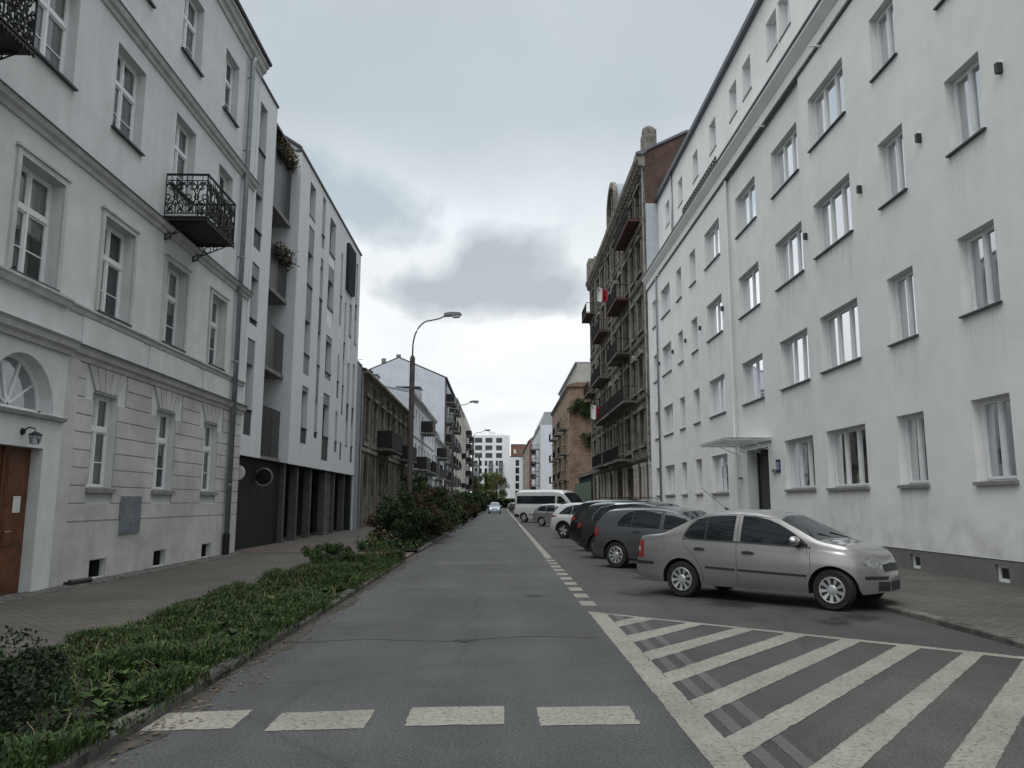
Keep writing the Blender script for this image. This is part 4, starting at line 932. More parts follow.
# ---- old brown house (left)
ob = house('sooty two storey old house with crumbling brown stucco and dark balconies, left side', -8.2, 45.45, R(90), 25.5, 9, 9.2, even(.8, 25.2, 8, 1.25), [(1.9, 4.2), (5.2, 7.65)], old_st, 'old_house', wst=(2, 2), fr=mat('old_cream_frame', (.42, .40, .35), .8, .2, 5), roof='gable', rmat=roof_d, roof_h=1.2, trim=old_trim, side=old_st, cor=.45)
b = MB()
for (a, c) in even(.8, 25.2, 8, 1.25):
    for z0, z1 in ((5.2, 7.65),):
        b.box(a - .22, a, -.09, .02, z0 - .1, z1 + .2); b.box(c, c + .22, -.09, .02, z0 - .1, z1 + .2); b.box(a - .3, c + .3, -.2, .02, z1 + .2, z1 + .42); b.box(a - .3, c + .3, -.14, .02, z0 - .35, z0 - .1)
    b.box(a - .35, a - .1, -.07, .02, 0, 4.4, 1); b.box(c + .1, c + .35, -.07, .02, 0, 4.4, 1)
    b.box((a + c) / 2 - .1, (a + c) / 2 + .1, -.25, 0, 8.2, 8.7)
b.box(0, 25.5, -.12, .02, 4.5, 4.75)
b.obj('mouldings', [old_trim, mat('peeling_cream_plaster', (.30, .27, .22), .95, .3, 3, .4, 30, streak=.4, blotch=.3)], ob)
railing_box(ob, 6.2, 11.6, 1.1, 5.0, 1.15, m=mat('black_balcony_cladding', (.012, .012, .011), .9, .3, 6), slab=old_st, solid=True)
railing_box(ob, 17.8, 21.8, 1.1, 4.9, 1.1, m=MATS['black_balcony_cladding'], slab=old_st, solid=True)
b = MB(); b.tube([(.15, -.12, 0), (.15, -.12, 9.0)], .06, 8); b.obj('downpipe', zinc, ob)
# ---- white house 1
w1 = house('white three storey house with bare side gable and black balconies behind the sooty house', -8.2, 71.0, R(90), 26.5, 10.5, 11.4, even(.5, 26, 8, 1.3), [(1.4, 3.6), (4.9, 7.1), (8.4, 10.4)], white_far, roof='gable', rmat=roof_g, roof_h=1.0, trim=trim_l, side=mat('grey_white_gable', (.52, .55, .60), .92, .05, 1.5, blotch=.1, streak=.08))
b = MB()
for k in range(3):
    pass
b.box(3.0, 4.6, 3.6, 5.0, 12.0, 13.4); b.box(2.9, 4.7, 3.5, 5.1, 13.4, 13.55, 1)
for k in range(5): b.lathe([(.11, 13.55), (.11, 13.95), (.14, 13.95), (.14, 14.0)], 8, 'z', (3.1 + k * .33, 4.3, 0), 1)
b.obj('chimney', [white_far, zinc_d], w1)
b = MB(); b.tube([(3.2, 5.6, 13.4), (3.2, 5.6, 15.2)], .03, 5); b.tube([(3.2, 5.0, 15.0), (3.2, 6.2, 15.0)], .02, 4); b.tube([(2.4, 5.4, 13), (2.4, 5.4, 14.8)], .09, 6); b.obj('aerial', iron, w1)
b = MB(); b.prism([(.2, 11.4), (.2, 13.0), (2.6, 13.3), (2.6, 11.4)], 9.5, 12.5, 'x'); b.box(9.4, 12.6, .1, 2.7, 13.3, 13.4); b.obj('dormer', zinc, w1)
for (a, c, z, sol) in ((9.8, 13.2, 8.6, 1), (3.6, 8.2, 4.6, 1), (9.5, 14.0, 4.6, 0), (14.8, 19.6, 4.6, 1), (20.5, 25.0, 4.7, 0)): railing_box(w1, a, c, 1.25, z, 1.15, solid=bool(sol))
# ---- white house 2 (lower, mansard)
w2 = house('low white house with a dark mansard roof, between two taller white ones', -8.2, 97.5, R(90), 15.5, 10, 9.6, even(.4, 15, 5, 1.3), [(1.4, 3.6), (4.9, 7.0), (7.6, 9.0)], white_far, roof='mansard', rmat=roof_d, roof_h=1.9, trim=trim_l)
for (a, c, z) in ((4, 9.5, 7.2), (1, 6, 4.4), (8, 14, 4.4)): railing_box(w2, a, c, 1.3, z, 1.2, solid=(z > 5))
# ---- tall white block with bare gable
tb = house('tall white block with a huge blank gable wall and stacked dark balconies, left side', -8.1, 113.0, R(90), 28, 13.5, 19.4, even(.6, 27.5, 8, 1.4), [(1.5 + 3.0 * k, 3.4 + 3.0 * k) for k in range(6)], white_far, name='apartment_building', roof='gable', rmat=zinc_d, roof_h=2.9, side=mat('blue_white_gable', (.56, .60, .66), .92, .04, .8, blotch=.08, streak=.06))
for z in (4.2, 7.2, 10.2, 13.2, 16.2):
    for a in (2.5, 10, 18): railing_box(tb, a, a + 5.2, 1.3, z, 1.15, solid=(int(z + a) % 2 == 0))
b = MB(); b.tube([(.3, -.15, 0), (.3, -.15, 19)], .1, 6); b.obj('downpipe', zinc_d, tb)
b = MB(); b.prism([(6.6, 22.2), (6.6, 22.9), (7.2, 22.9), (7.2, 22.2)], .3, 1.0, 'x'); b.box(2, 2.6, 9, 9.6, 21, 22.6); b.obj('chimney', concrete, tb)
# ---- cream block and two more
c1 = house('cream rendered block with round balconies and a dark roofline, far left of the street', -8.1, 141.0, R(90), 31, 12, 20.2, even(.6, 30, 7, 1.3), [(1.5 + 3.1 * k, 3.4 + 3.1 * k) for k in range(6)], cream, name='apartment_building', roof='mansard', rmat=roof_d, roof_h=2.2, trim=trim_l, band=False)
for z in (4.4, 7.5, 10.6): railing_box(c1, 3, 5.5, .9, z, 1.0, step=.3)
for z in (4.4, 10.6): railing_box(c1, 24, 26, .9, z, 1.0, solid=True)
c2 = house('second cream block beyond the first, with narrow dark bays, far left', -8.0, 172.0, R(90), 40, 12, 21.0, even(.6, 39, 8, 1.3), [(1.5 + 3.1 * k, 3.4 + 3.1 * k) for k in range(6)], cream, name='apartment_building', roof='mansard', rmat=roof_d, roof_h=1.6)
for z in (4.4, 7.5, 10.6, 13.7, 16.8): railing_box(c2, 10, 15, 1.3, z, 1.1, solid=True); railing_box(c2, 28, 33, 1.3, z, 1.1, solid=True)

# ---- white block closing the street
F0 = -10.9
ft = thing('apartment_building', 'large white apartment block with grey windows closing the far end of the street', 'building', (F0, 300, 0), 0)
def fx(px): return (px / 8.533 + 440 - 512) * .0   # placeholder, real metres below
cx = [(1.1, 3.9, 3), (4.9, 7.6, 3), (9.0, 11.3, 2)]
ftw = [(1.2, 4.0), (5.2, 7.9), (9.3, 11.6)]
lowc = [(1.0, 2.3), (2.9, 3.9), (5.0, 6.0), (6.5, 8.1), (9.2, 10.1), (10.4, 11.9)]
hs = [(a, c, z, z + 1.9, .3) for a, c in ftw for z in (18.1, 21.0, 23.9)] + [(a, c, z, z + 2.0, .3) for a, c in lowc for z in (0.6, 3.5, 6.4, 9.3, 12.2, 15.1)]
b = MB(); b.sheet(0, 14.5, 0, 26.8, hs, 0, room_d=.4); b.face([(14.5, 0, 0), (14.5, 14, 0), (14.5, 14, 26.8), (14.5, 0, 26.8)]); b.face([(0, 0, 0), (0, 14, 0), (0, 14, 26.8), (0, 0, 26.8)]); b.face([(0, 0, 26.8), (14.5, 0, 26.8), (14.5, 14, 26.8), (0, 14, 26.8)])
b.obj('wall', [mat('bright_white_render', (.72, .75, .77), .9, .03, 1), room], ft)
for (a, c, z0, z1, _) in hs:
    n_ = 3 if c - a > 2.4 else 2 if c - a > 1.2 else 1
    place(simple_win_mesh(c - a, z1 - z0, n_, panel_g), 'window', ft, (a, .2, z0))
b = MB(); b.box(3.2, 5.2, 2, 5, 26.8, 28.0); b.box(6.5, 9.0, 1.0, 5, 26.8, 28.2); b.box(9.5, 12.5, 1, 6, 26.8, 27.5); b.obj('roof_house', mat('bright_white_render', (1, 1, 1)), ft)
for u0, u1 in ((6.4, 8.2), (10.3, 12.0), (1.0, 2.4)):
    for z in (3.4, 6.3, 9.2, 12.1, 15.0): railing_box(ft, u0, u1, 1.2, z, 1.1, m=mat('green_glass_railing', (.10, .15, .15), .3, .1, 4), solid=True)
lo = house('lower white wing with a dark glazed strip right of the closing white block', 3.6, 299, 0, 7.5, 12, 18.5, [(2.2, 3.6)], [(0.6 + 2.9 * k, 2.9 + 2.9 * k) for k in range(6)], MATS['bright_white_render'], roof='flat', fr=panel_d)
bk = house('small brick building peeking over the lower white wing at the end of the street', 4.4, 318, 0, 6, 10, 24.5, [(1, 2), (3.4, 4.6)], [(18, 19.8), (21, 22.8)], mat('far_brick', (.22, .12, .09), .9, .2, 1), roof='flat')

# ================================================================== RIGHT: sooty tenement
def T_(y): return 80.0 - y
ot = thing('tenement_building', 'sooty ornate tenement with balconies and brick side gable next to the long white block', 'building', (9.4, 80.0, 0), R(-90))
fl_z = [(5.3, 7.45), (9.0, 11.1), (12.9, 15.0), (16.9, 19.0), (20.5, 22.6)]
tc_y = [(50.6, 52.2), (53.4, 54.5), (55.9, 57.6), (59.2, 60.4), (61.8, 63.1), (65.2, 66.7), (69.0, 70.4), (72.4, 73.8), (76.6, 78.2)]
hs = [(T_(c), T_(a), z0, z1, .28) for a, c in tc_y for z0, z1 in fl_z]
gd = [(49.4, 50.4), (52.1, 53.2), (55.1, 57.9), (60.0, 62.8), (65.5, 67.2), (69.3, 70.5), (73.4, 75.3), (77, 78.5)]
hs += [(T_(c), T_(a), .12, 3.95, .25) for a, c in gd]
b = MB(); W_ = T_(48.87)
b.sheet(0, W_, 0, 23.9, hs, 0, room_d=.5)
b.face([(0, 0, 0), (0, 12, 0), (0, 12, 24), (0, 0, 24)])
b.face([(W_, 0, 0), (W_, 12, 0), (W_, 12, 20.9), (W_, 0, 20.9)], 2); b.face([(W_, 0, 20.9), (W_, 12, 20.9), (W_, 12, 26.4), (W_, 2.8, 25.8), (W_, .3, 24.6), (W_, 0, 24.0)], 3)
b.face([(0, 12, 0), (W_, 12, 0), (W_, 12, 26), (0, 12, 26)])
b.obj('wall', [ten_st, room, mat('grey_side_render', (.40, .44, .47), .9, .05, 2), brick_r], ot)
b = MB(); b.prism([(-.55, 24.25), (-.5, 24.42), (.3, 24.75), (2.8, 25.98), (12, 26.6), (12, 26.42), (2.8, 25.8), (.3, 24.6), (-.1, 24.25)], 0, W_ + .12, 'x'); b.obj('roof', mat('tenement_roof', (.12, .13, .145), .6, .15, 3, metal=.2), ot)
b = MB(); b.prism([(.02, 23.3), (-.15, 23.35), (-.2, 23.7), (-.5, 23.95), (-.55, 24.25), (.02, 24.25)], 0, W_, 'x')
k = 0.3
while k < W_: b.box(k, k + .18, -.42, 0, 23.45, 23.8); k += .75
b.obj('cornice', ten_tr, ot)
b = MB()   # pilasters, bands, window surrounds
for y in (49.2, 55.0, 58.4, 64.3, 68.0, 71.5, 75.4, 79.6): b.box(T_(y) - .22, T_(y) + .22, -.14, .02, 4.6, 23.3)
for z in (4.4, 8.3, 12.2, 16.1, 19.9): b.prism([(.02, z - .14), (-.10, z - .12), (-.18, z), (-.2, z + .1), (.02, z + .14)], 0, W_, 'x')
for a, c in tc_y:
    for fi, (z0, z1) in enumerate(fl_z):
        u0, u1 = T_(c), T_(a)
        b.box(u0 - .16, u0, -.07, .02, z0 - .05, z1 + .1); b.box(u1, u1 + .16, -.07, .02, z0 - .05, z1 + .1)
        if fi % 2: b.prism([(u0 - .28, z1 + .12), (u1 + .28, z1 + .12), ((u0 + u1) / 2, z1 + .62)], -.2, .02, 'y')
        else: b.box(u0 - .26, u1 + .26, -.2, .02, z1 + .1, z1 + .32)
        b.box(u0 - .2, u1 + .2, -.16, .02, z0 - .2, z0 - .04)
# gently projecting bays with their own shafts
for (ya, yb) in ((55.0, 58.4), (71.5, 75.4)): b.box(T_(yb) + .23, T_(ya) - .23, -.18, -.10, 4.9, 5.1); 
b.obj('mouldings', ten_tr, ot)
pil_me = MB(); pil_me.box(-.17, .17, -.10, .02, 0, 4.1); pil_me.box(-.2, .2, -.13, .02, 3.85, 4.1); pil_me.box(-.2, .2, -.13, .02, 0, .35)
pil_me = pil_me.mesh('pilaster', mat('chalky_white_pilaster', (.50, .47, .42), .95, .15, 4, .3, 30, streak=.25))
for y in (48.95, 50.6, 51.7, 53.6, 54.7, 58.3, 59.6, 63.3, 64.9, 67.6, 68.9, 71.0, 73.0, 75.8): place(pil_me, 'pilaster', ot, (T_(y), 0, 0))
for a, c in gd:
    b = MB(); b.box(T_(c), T_(a), .18, .22, .12, 3.95); b.box((T_(c) + T_(a)) / 2 - .03, (T_(c) + T_(a)) / 2 + .03, .15, .18, .12, 3.9, 0); b.box(T_(c), T_(a), .14, .18, 2.9, 3.0)
    b.obj('shop_shutter', mat('dark_red_brown_shutter', (.06, .022, .018), .7, .3, 4, streak=.3), ot)
of = mat('aged_window_frame', (.60, .58, .52), .8, .2, 5)
rr2 = random.Random(21)
for a, c in tc_y:
    for z0, z1 in fl_z:
        place(simple_win_mesh(c - a, z1 - z0, 2, of if rr2.random() < .7 else white_fr, gl=(dglass if rr2.random() < .75 else curtain_w), rows=2), 'window', ot, (T_(c), .22, z0))
bal_slab = mat('reddish_balcony_slab', (.10, .05, .04), .9, .2, 4)
for (ya, yb, z, out) in ((50.2, 56.5, 20.3, .95), (55.2, 60.5, 16.2, 1.1), (55.2, 60.5, 12.2, 1.1), (53.5, 70.5, 8.5, .95), (56.0, 64.8, 4.6, 1.0), (66.2, 73.0, 4.7, .9), (66.0, 71.5, 16.2, .95), (66.2, 72.5, 12.2, 1.0), (75.5, 79.8, 20.1, 1.0), (75.5, 79.8, 12.2, .9)):
    railing_box(ot, T_(yb), T_(ya), out, z, 1.0, slab=bal_slab if z > 15 else ten_st, step=.17)
b = MB(); b.tube([(T_(49.05), -.1, .2), (T_(49.05), -.1, 23.9)], .06, 8); b.obj('downpipe', mat('pale_zinc_pipe', (.42, .46, .48), .5, .1, 4, metal=.3), ot)
b = MB(); b.box(T_(50.4), T_(48.9), .05, .85, 24.2, 26.1); b.lathe([(.0, .5), (.25, .45), (.42, .3), (.46, .0)], 12, 'z', (T_(49.6), .45, 26.1)); b.obj('gable_pier', ten_tr, ot, sharp=40)
b = MB(); b.prism([(T_(53.5), 24.4), (T_(50.4), 24.4), (T_(50.4), 25.2), (T_(51.2), 25.2), (T_(52.2), 24.9), (T_(53.5), 24.8)], -.25, .3, 'y'); b.obj('parapet', ten_tr, ot)
for (ya, yb) in ((59.5, 64.5),):   # curved zinc dormer
    b = MB(); uc, rd = (T_(ya) + T_(yb)) / 2, 2.2
    arc = lambda r_, k=.95: [(uc + r_ * math.cos(math.pi * i / 16), 25.5 + r_ * k * math.sin(math.pi * i / 16)) for i in range(17)]
    b.prism(arc(rd) + [(uc - rd, 24.3), (uc + rd, 24.3)], -.1, 4.5, 'y'); dm = b.obj('dormer', mat('dormer_zinc', (.20, .235, .27), .5, .1, 3, metal=.4), ot, sharp=35)
    b = MB(); A_, B_ = arc(rd + .12), arc(rd - .35)
    for i in range(16): b.prism([A_[i], A_[i + 1], B_[i + 1], B_[i]], -.42, -.1, 'y')
    for sg in (-1, 1): b.box(uc + sg * (rd - .35), uc + sg * (rd + .12), -.42, -.1, 24.3, 25.5)
    b.box(uc - .12, uc + .12, -.30, -.1, 24.3, 27.1); b.box(uc - rd - .3, uc + rd + .3, -.5, -.1, 24.25, 24.5); b.obj('dormer_front', ten_tr, dm)
    b = MB(); b.prism(arc(rd - .35) + [(uc - rd + .35, 24.5), (uc + rd - .35, 24.5)], -.18, -.101, 'y'); b.obj('pane', dglass, dm)
b = MB(); b.box(T_(79.6), T_(77.6), -.45, .4, 24.2, 26.3); b.box(T_(74.5), T_(73.4), -.35, .4, 24.2, 25.2); b.box(T_(54.5), T_(53.8), 4, 5, 25.8, 27.2); b.obj('attic_block', ten_tr, ot)
# brick chimney / hoist box behind white roof
b = MB(); b.box(-.5, .5, -.5, .5, 0, 1.3); b.box(-.58, .58, -.58, .58, 1.3, 1.42); o = b.obj('chimney', concrete, rb, loc=(1.1, 2.2, 21.2))
# flags on tenement balconies
red_f, white_f = mat('flag_red', (.45, .02, .035), .8, .1, 5), mat('flag_white', (.62, .62, .60), .8, .05, 5)
def flag(loc, label, w=.95, h=1.15):
    r = thing('flag', label, 'flag', loc, 0)
    b = MB(); b.tube([(w + .15, .5, -.7), (-.05, -.05, h * .5)], .02, 6); b.obj('pole', iron, r)
    b = MB(); n_ = 12
    for i in range(n_):
        for j in range(6):
            def PP(i, j):
                t = i / n_; q = j / 6; return (w * t, .10 * math.sin(t * 9 + q) * (.3 + q) + .35 * t, h * .5 - h * q - .28 * t - .10 * math.sin(t * 6) * q)
            b.face([PP(i, j), PP(i + 1, j), PP(i + 1, j + 1), PP(i, j + 1)], 0 if i < n_ * .45 else 1)
    b.obj('cloth', [white_f, red_f], r, smooth=True)
flag((8.05, 64, 18.95), 'upper white and red flag hanging from a high balcony of the sooty tenement'); flag((7.75, 67.0, 9.35), 'lower white and red flag at the long balcony of the sooty tenement')

# ---- sheds, green fence, brick building, others on the right
sh = thing('shed', 'low dark shed with a sloping roof behind the green board fence', 'shed', (9.9, 99.0, 0), R(-90))
b = MB(); b.box(0, 18.5, 0, 5, 0, 4.6); b.box(3, 5, -.02, 0, 1, 3); b.obj('wall', mat('dark_shed_wall', (.06, .065, .075), .9, .3, 2, blotch=.3), sh)
b = MB(); b.prism([(-.5, 4.6), (5.3, 6.4), (5.3, 6.6), (-.5, 4.8)], -.3, 18.8, 'x'); b.obj('roof', mat('shed_roof', (.11, .115, .12), .8, .2, 2), sh)
gf = thing('board_fence', 'tall green board fence along the pavement beyond the sooty tenement', 'fence', (9.3, 98.0, 0), R(-90))
b = MB()
for k in range(17): b.box(k * 1.0, k * 1.0 + .985, 0, .05, .1, 3.7)
b.obj('boards', green_p, gf)
b = MB()
for k in range(9): b.box(k * 2.1, k * 2.1 + .08, .05, .13, 0, 3.8)
b.obj('post', dark_fr, gf)
bb = house('tall brick building with bare side wall and vines, beyond the sooty tenement', 9.4, 142.0, R(-90), 35.0, 11, 17.4, even(1, 34, 8, 1.5), [(1.5 + 3.6 * k, 3.8 + 3.6 * k) for k in range(4)], mat('ochre_brick_front', (.30, .23, .16), .95, .2, 1, blotch=.2), name='brick_building', roof='flat', side=brick_o, trim=old_trim, rmat=mat('pale_top_floor', (.40, .39, .36), .9, .1, 1))
b = MB(); b.box(2, 35, 1.2, 10, 17.6, 20.6); b.box(2, 35.02, .9, 10, 20.6, 20.8, 1)
b.obj('top_floor', [MATS['pale_top_floor'], roof_g], bb)
b = MB(); b.prism([(-.5, 17.3), (11, 17.3), (11, 17.9), (1.0, 17.9), (-.5, 17.5)], 35.0, 35.25, 'x'); b.box(35.0, 35.1, 1.2, 11, 15.6, 15.75); b.obj('coping', mat('brown_coping', (.20, .13, .09), .9, .2, 2), bb)
for u in (6, 16, 26):
    for z in (4.8, 8.4, 12.0): railing_box(bb, u, u + 4.5, 1.0, z, 1.0, solid=False, step=.3)
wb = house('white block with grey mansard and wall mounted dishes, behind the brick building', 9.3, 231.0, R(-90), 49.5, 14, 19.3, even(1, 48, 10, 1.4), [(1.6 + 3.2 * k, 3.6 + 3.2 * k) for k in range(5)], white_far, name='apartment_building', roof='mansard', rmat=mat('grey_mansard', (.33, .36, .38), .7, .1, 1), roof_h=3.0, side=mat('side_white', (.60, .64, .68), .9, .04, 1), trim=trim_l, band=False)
b = MB(); b.box(46, 48, 6, 8, 22.4, 25.2); b.obj('chimney', tile_red, wb)
for z in (4.4, 7.6, 10.8, 14.0): railing_box(wb, 42, 45, 1.6, z, 1.1, solid=False, step=.4); railing_box(wb, 22, 26, 1.4, z, 1.1, solid=True)
br = house('brown gabled building with arched openings, last but one on the right', 8.6, 300.0, R(-90), 66, 14, 19.5, even(1, 65, 14, 1.6), [(1.6 + 3.6 * k, 4.0 + 3.6 * k) for k in range(5)], mat('brown_grey_stucco', (.30, .26, .22), .9, .2, .6), name='town_house', roof='gable', rmat=tile_red, roof_h=6.5, side=mat('brown_side', (.22, .12, .09), .9, .2, .6))

# ================================================================== vehicles
def paintcar(name, col, metal=0.75, rough=0.30):
    return mat(name, col, rough, 0.03, 2.0, metal=metal, coat=1.0)
def interp(pts, x):
    if x <= pts[0][0]: return pts[0][1]
    for (a, va), (c, vc) in zip(pts, pts[1:]):
        if x <= c: return va + (vc - va) * (x - a) / (c - a)
    return pts[-1][1]
def smooth_fn(pts, r=0.05):
    def f(x):
        s = 0; n = 5
        for k in range(-n, n + 1): s += interp(pts, x + r * k / n)
        return s / (2 * n + 1)
    return f
class Car:
    def __init__(s, name, label, cat, P, paint_m, group=None):
        s.P = P; L, Wd = P['L'], P['W']; s.root = thing(name, label, cat, group=group)
        T = smooth_fn(P['top'], P.get('sm', .05)); Bl = lambda x: min(interp(P['belt'], x), T(x) - 0.045)
        zs, Ra, Rw = P['sill'], P['Ra'], P['Rw']
        low_pts = P.get('low', [(0, zs + .10), (.35, zs + .01), (L - .45, zs + .0), (L, zs + .06)])
        def low(x):
            z = interp(low_pts, x)
            for xw in P['wx']:
                d = abs(x - xw)
                if d < Ra: z = max(z, Rw + math.sqrt(max(0, Ra * Ra - d * d)))
            return z
        def hw(x):
            w = Wd / 2; D, a = P.get('nose', (.75, .20)); e = L - x
            if e < D: w *= 1 - a * (1 - e / D) ** 2.6
            D2, a2 = P.get('tailp', (.6, .12))
            if x < D2: w *= 1 - a2 * (1 - x / D2) ** 2.6
            return w
        kk = P.get('tumble', .42)
        xs = set(); x = 0.0
        while x < L: xs.add(round(x, 4)); x += .04
        for e in (.004, .012, .025): xs |= {e, L - e}
        xs.add(L)
        for xw in P['wx']:
            for d in (Ra, Ra - .002, Ra - .012, Ra - .03): xs |= {round(xw - d, 4), round(xw + d, 4)}
        xs = sorted(xs)
        prof = [(0, .945), (.12, .975), (.3, .995), (.5, 1.0), (.7, .997), (.85, .985), (.94, .967), (1, .94)]
        rings = []; mats_ = []
        for x in xs:
            w = hw(x); zl = low(x); B = Bl(x); t_ = T(x)
            # round the extreme ends in plan and height
            ring = [(0, zl), (w * .5, zl), (w * .90, zl)]
            zbase = interp(low_pts, x)
            for i in range(11):
                t = i / 10; z = zl + (B - zl) * t; q_ = (z - zbase) / max(.05, B - zbase)
                ring.append((w * interp(prof, q_), z))
            yb = w * .94; ze = B + (t_ - B) * .84
            for i in range(1, 5):
                t = i / 4; z = B + (ze - B) * t; ring.append((yb - (z - B) * kk - .012 * math.sin(math.pi * t) * -1, z))
            ye = yb - (ze - B) * kk
            for yv in (.985, .95, .9, .82, .7, .55, .35, .15, 0): ring.append((ye * yv, ze + (t_ - ze) * (1 - yv ** 3.2)))
            rings.append(ring)
        b = MB(); n = len(rings[0])
        for x, ring in zip(xs, rings):
            for (y, z) in ring: b.v.append((x, -y, z))
            for (y, z) in ring: b.v.append((x, y, z))
        for k in range(len(xs) - 1):
            A, C = k * 2 * n, (k + 1) * 2 * n
            for j in range(n - 1):
                m = 1 if j < 3 else 0
                b.f.append((A + j, C + j, C + j + 1, A + j + 1)); b.m.append(m)
                b.f.append((A + n + j, A + n + j + 1, C + n + j + 1, C + n + j)); b.m.append(m)
        for A in (0, (len(xs) - 1) * 2 * n):
            for j in range(n - 1): b.f.append((A + j, A + j + 1, A + n + j + 1, A + n + j)); b.m.append(0)
        me = b.mesh('body', [paint_m, plastic], sharp=32)
        # merge centre seam doubles so the normals stay smooth
        import bmesh
        bm = bmesh.new(); bm.from_mesh(me); bmesh.ops.remove_doubles(bm, verts=bm.verts, dist=.0005); bm.normal_update()
        bmesh.ops.recalc_face_normals(bm, faces=bm.faces); bm.to_mesh(me)
        for p_ in me.polygons: p_.use_smooth = True
        me.set_sharp_from_angle(angle=R(32)); s.bvh = BVHTree.FromBMesh(bm); bm.free()
        s.body = place(me, 'body', s.root); s.T, s.Bl, s.hw, s.low = T, Bl, hw, low
    def hit(s, kind, a, c, off):
        "project a 2D point on the body; side kinds give (x, z), top gives (x, y), front/rear give (y, z)"
        o, d = {'R': ((a, -3, c), (0, 1, 0)), 'L': ((a, 3, c), (0, -1, 0)), 'T': ((a, c, 4), (0, 0, -1)), 'F': ((s.P['L'] + 3, a, c), (-1, 0, 0)), 'B': ((-3, a, c), (1, 0, 0))}[kind]
        h = s.bvh.ray_cast(Vector(o), Vector(d))
        if h[0] is None: return None
        nrm = h[1]; 
        if nrm.dot(Vector(d)) > 0: nrm = -nrm
        return h[0] + nrm * off
    def patch(s, name, kind, us, lo, hi, m, n=5, off=.004, parent=None, mesh_only=False):
        b = MB(); g = {}
        for i, u in enumerate(us):
            for j in range(n + 1):
                v = lo(u) + (hi(u) - lo(u)) * j / n
                h = s.hit(kind, u, v, off); g[i, j] = h
        ids = {}
        for k_, h in g.items():
            if h is not None: ids[k_] = len(b.v); b.v.append(tuple(h))
        for i in range(len(us) - 1):
            for j in range(n):
                q = [(i, j), (i + 1, j), (i + 1, j + 1), (i, j + 1)]
                if all(k_ in ids for k_ in q):
                    b.f.append(tuple(ids[k_] for k_ in q)); b.m.append(0)
        if not b.f: return None
        return b.obj(name, m, parent or s.root, smooth=True)
    def both(s, name, us, lo, hi, m, n=5, off=.004):
        for k in 'RL': s.patch(name, k, us, lo, hi, m, n, off, parent=s.root)
    def line(s, pts, w=.007, m=None, name='panel_gap', sides='RL', off=.002):
        "thin dark ribbon along a polyline in side view"
        for k in sides:
            b = MB(); prev = None; P_ = []
            for (a, c) in zip(pts, pts[1:]):
                L_ = math.hypot(c[0] - a[0], c[1] - a[1]); nn = max(1, int(L_ / .05))
                for i in range(nn + (c is pts[-1])): P_.append((a[0] + (c[0] - a[0]) * i / nn, a[1] + (c[1] - a[1]) * i / nn))
            row = []
            for i, p in enumerate(P_):
                q0, q1 = P_[max(0, i - 1)], P_[min(len(P_) - 1, i + 1)]; dx, dz = q1[0] - q0[0], q1[1] - q0[1]; l = math.hypot(dx, dz) or 1
                nx, nz = -dz / l * w / 2, dx / l * w / 2
                h0, h1 = s.hit(k, p[0] + nx, p[1] + nz, off), s.hit(k, p[0] - nx, p[1] - nz, off)
                row.append((h0, h1))
            for (a0, a1), (b0, b1) in zip(row, row[1:]):
                if None not in (a0, a1, b0, b1): b.face([a0, a1, b1, b0])
            if b.f: b.obj(name, m or plastic, s.root)
    def wheels(s, style, w=.19):
        Rw = s.P['Rw']; rr_ = Rw * s.P.get('rim', .66)
        t = MB(); t.lathe([(rr_ * .97, -.005), (rr_ * 1.02, -w * .0), (Rw * .90, -.012), (Rw * .985, .02), (Rw, .05), (Rw, w - .05), (Rw * .985, w - .02), (Rw * .9, w), (rr_ * .9, w), (rr_ * .9, .06), (rr_ * .97, -.005)], 40)
        key = (style, Rw, rr_)
        b = MB(); n = 48
        if style == 'cap':
            b.lathe([(0, -.012), (.03, -.012), (.032, -.006), (rr_ * .30, -.004), (rr_ * .36, .006), (rr_ * .82, -.004), (rr_ * .94, -.010), (rr_ * .99, .0), (rr_ * .97, .05), (0, .06)], n)
            for k in range(9):
                a = 2 * math.pi * k / 9 + .1
                def P_(r_, da, y=-.0085): return (r_ * math.cos(a + da), y, r_ * math.sin(a + da))
                b.face([P_(rr_ * .40, -.13, -.002), P_(rr_ * .86, -.17, -.013), P_(rr_ * .86, .17, -.013), P_(rr_ * .40, .13, -.002)], 1)
        else:
            ns, mm = {'alloy10': (10, 0), 'alloy5': (5, 0), 'black5': (5, 0)}[style]
            b.lathe([(rr_ * .86, -.006), (rr_ * .97, -.012), (rr_ * 1.0, .0), (rr_ * .9, .04), (rr_ * .86, .02), (rr_ * .86, -.006)], n, m=0 if style != 'black5' else 1)
            b.lathe([(0, .075), (rr_ * .9, .075)], n, m=1)
            b.lathe([(0, -.004), (rr_ * .16, -.004), (rr_ * .2, .01), (rr_ * .2, .07)], 20)
            for k in range(ns):
                a = 2 * math.pi * k / ns + .2; wi, wo = (.028, .022) if ns == 10 else (.045, .05)
                for off in ((0,) if ns == 10 else (-.16, .16)):
                    def P_(r_, sgn, y, wd): 
                        ca, sa = math.cos(a + off * (r_ / rr_) * 1.0), math.sin(a + off * (r_ / rr_)); return (r_ * ca - sgn * wd * sa, y, r_ * sa + sgn * wd * ca)
                    q = [P_(rr_ * .15, -1, .0, wi * .7), P_(rr_ * .88, -1, -.008, wo * .7), P_(rr_ * .88, 1, -.008, wo * .7), P_(rr_ * .15, 1, .0, wi * .7)]
                    b.face(q, 0); 
                    for e in (0, 2): p0, p1 = q[e], q[(e + 1) % 4]; b.face([p0, p1, (p1[0], .04, p1[2]), (p0[0], .04, p0[2])], 0)
        tm, rm = t.mesh('tyre', rubber, sharp=50), b.mesh('rim', [hub, hub_d], sharp=30)
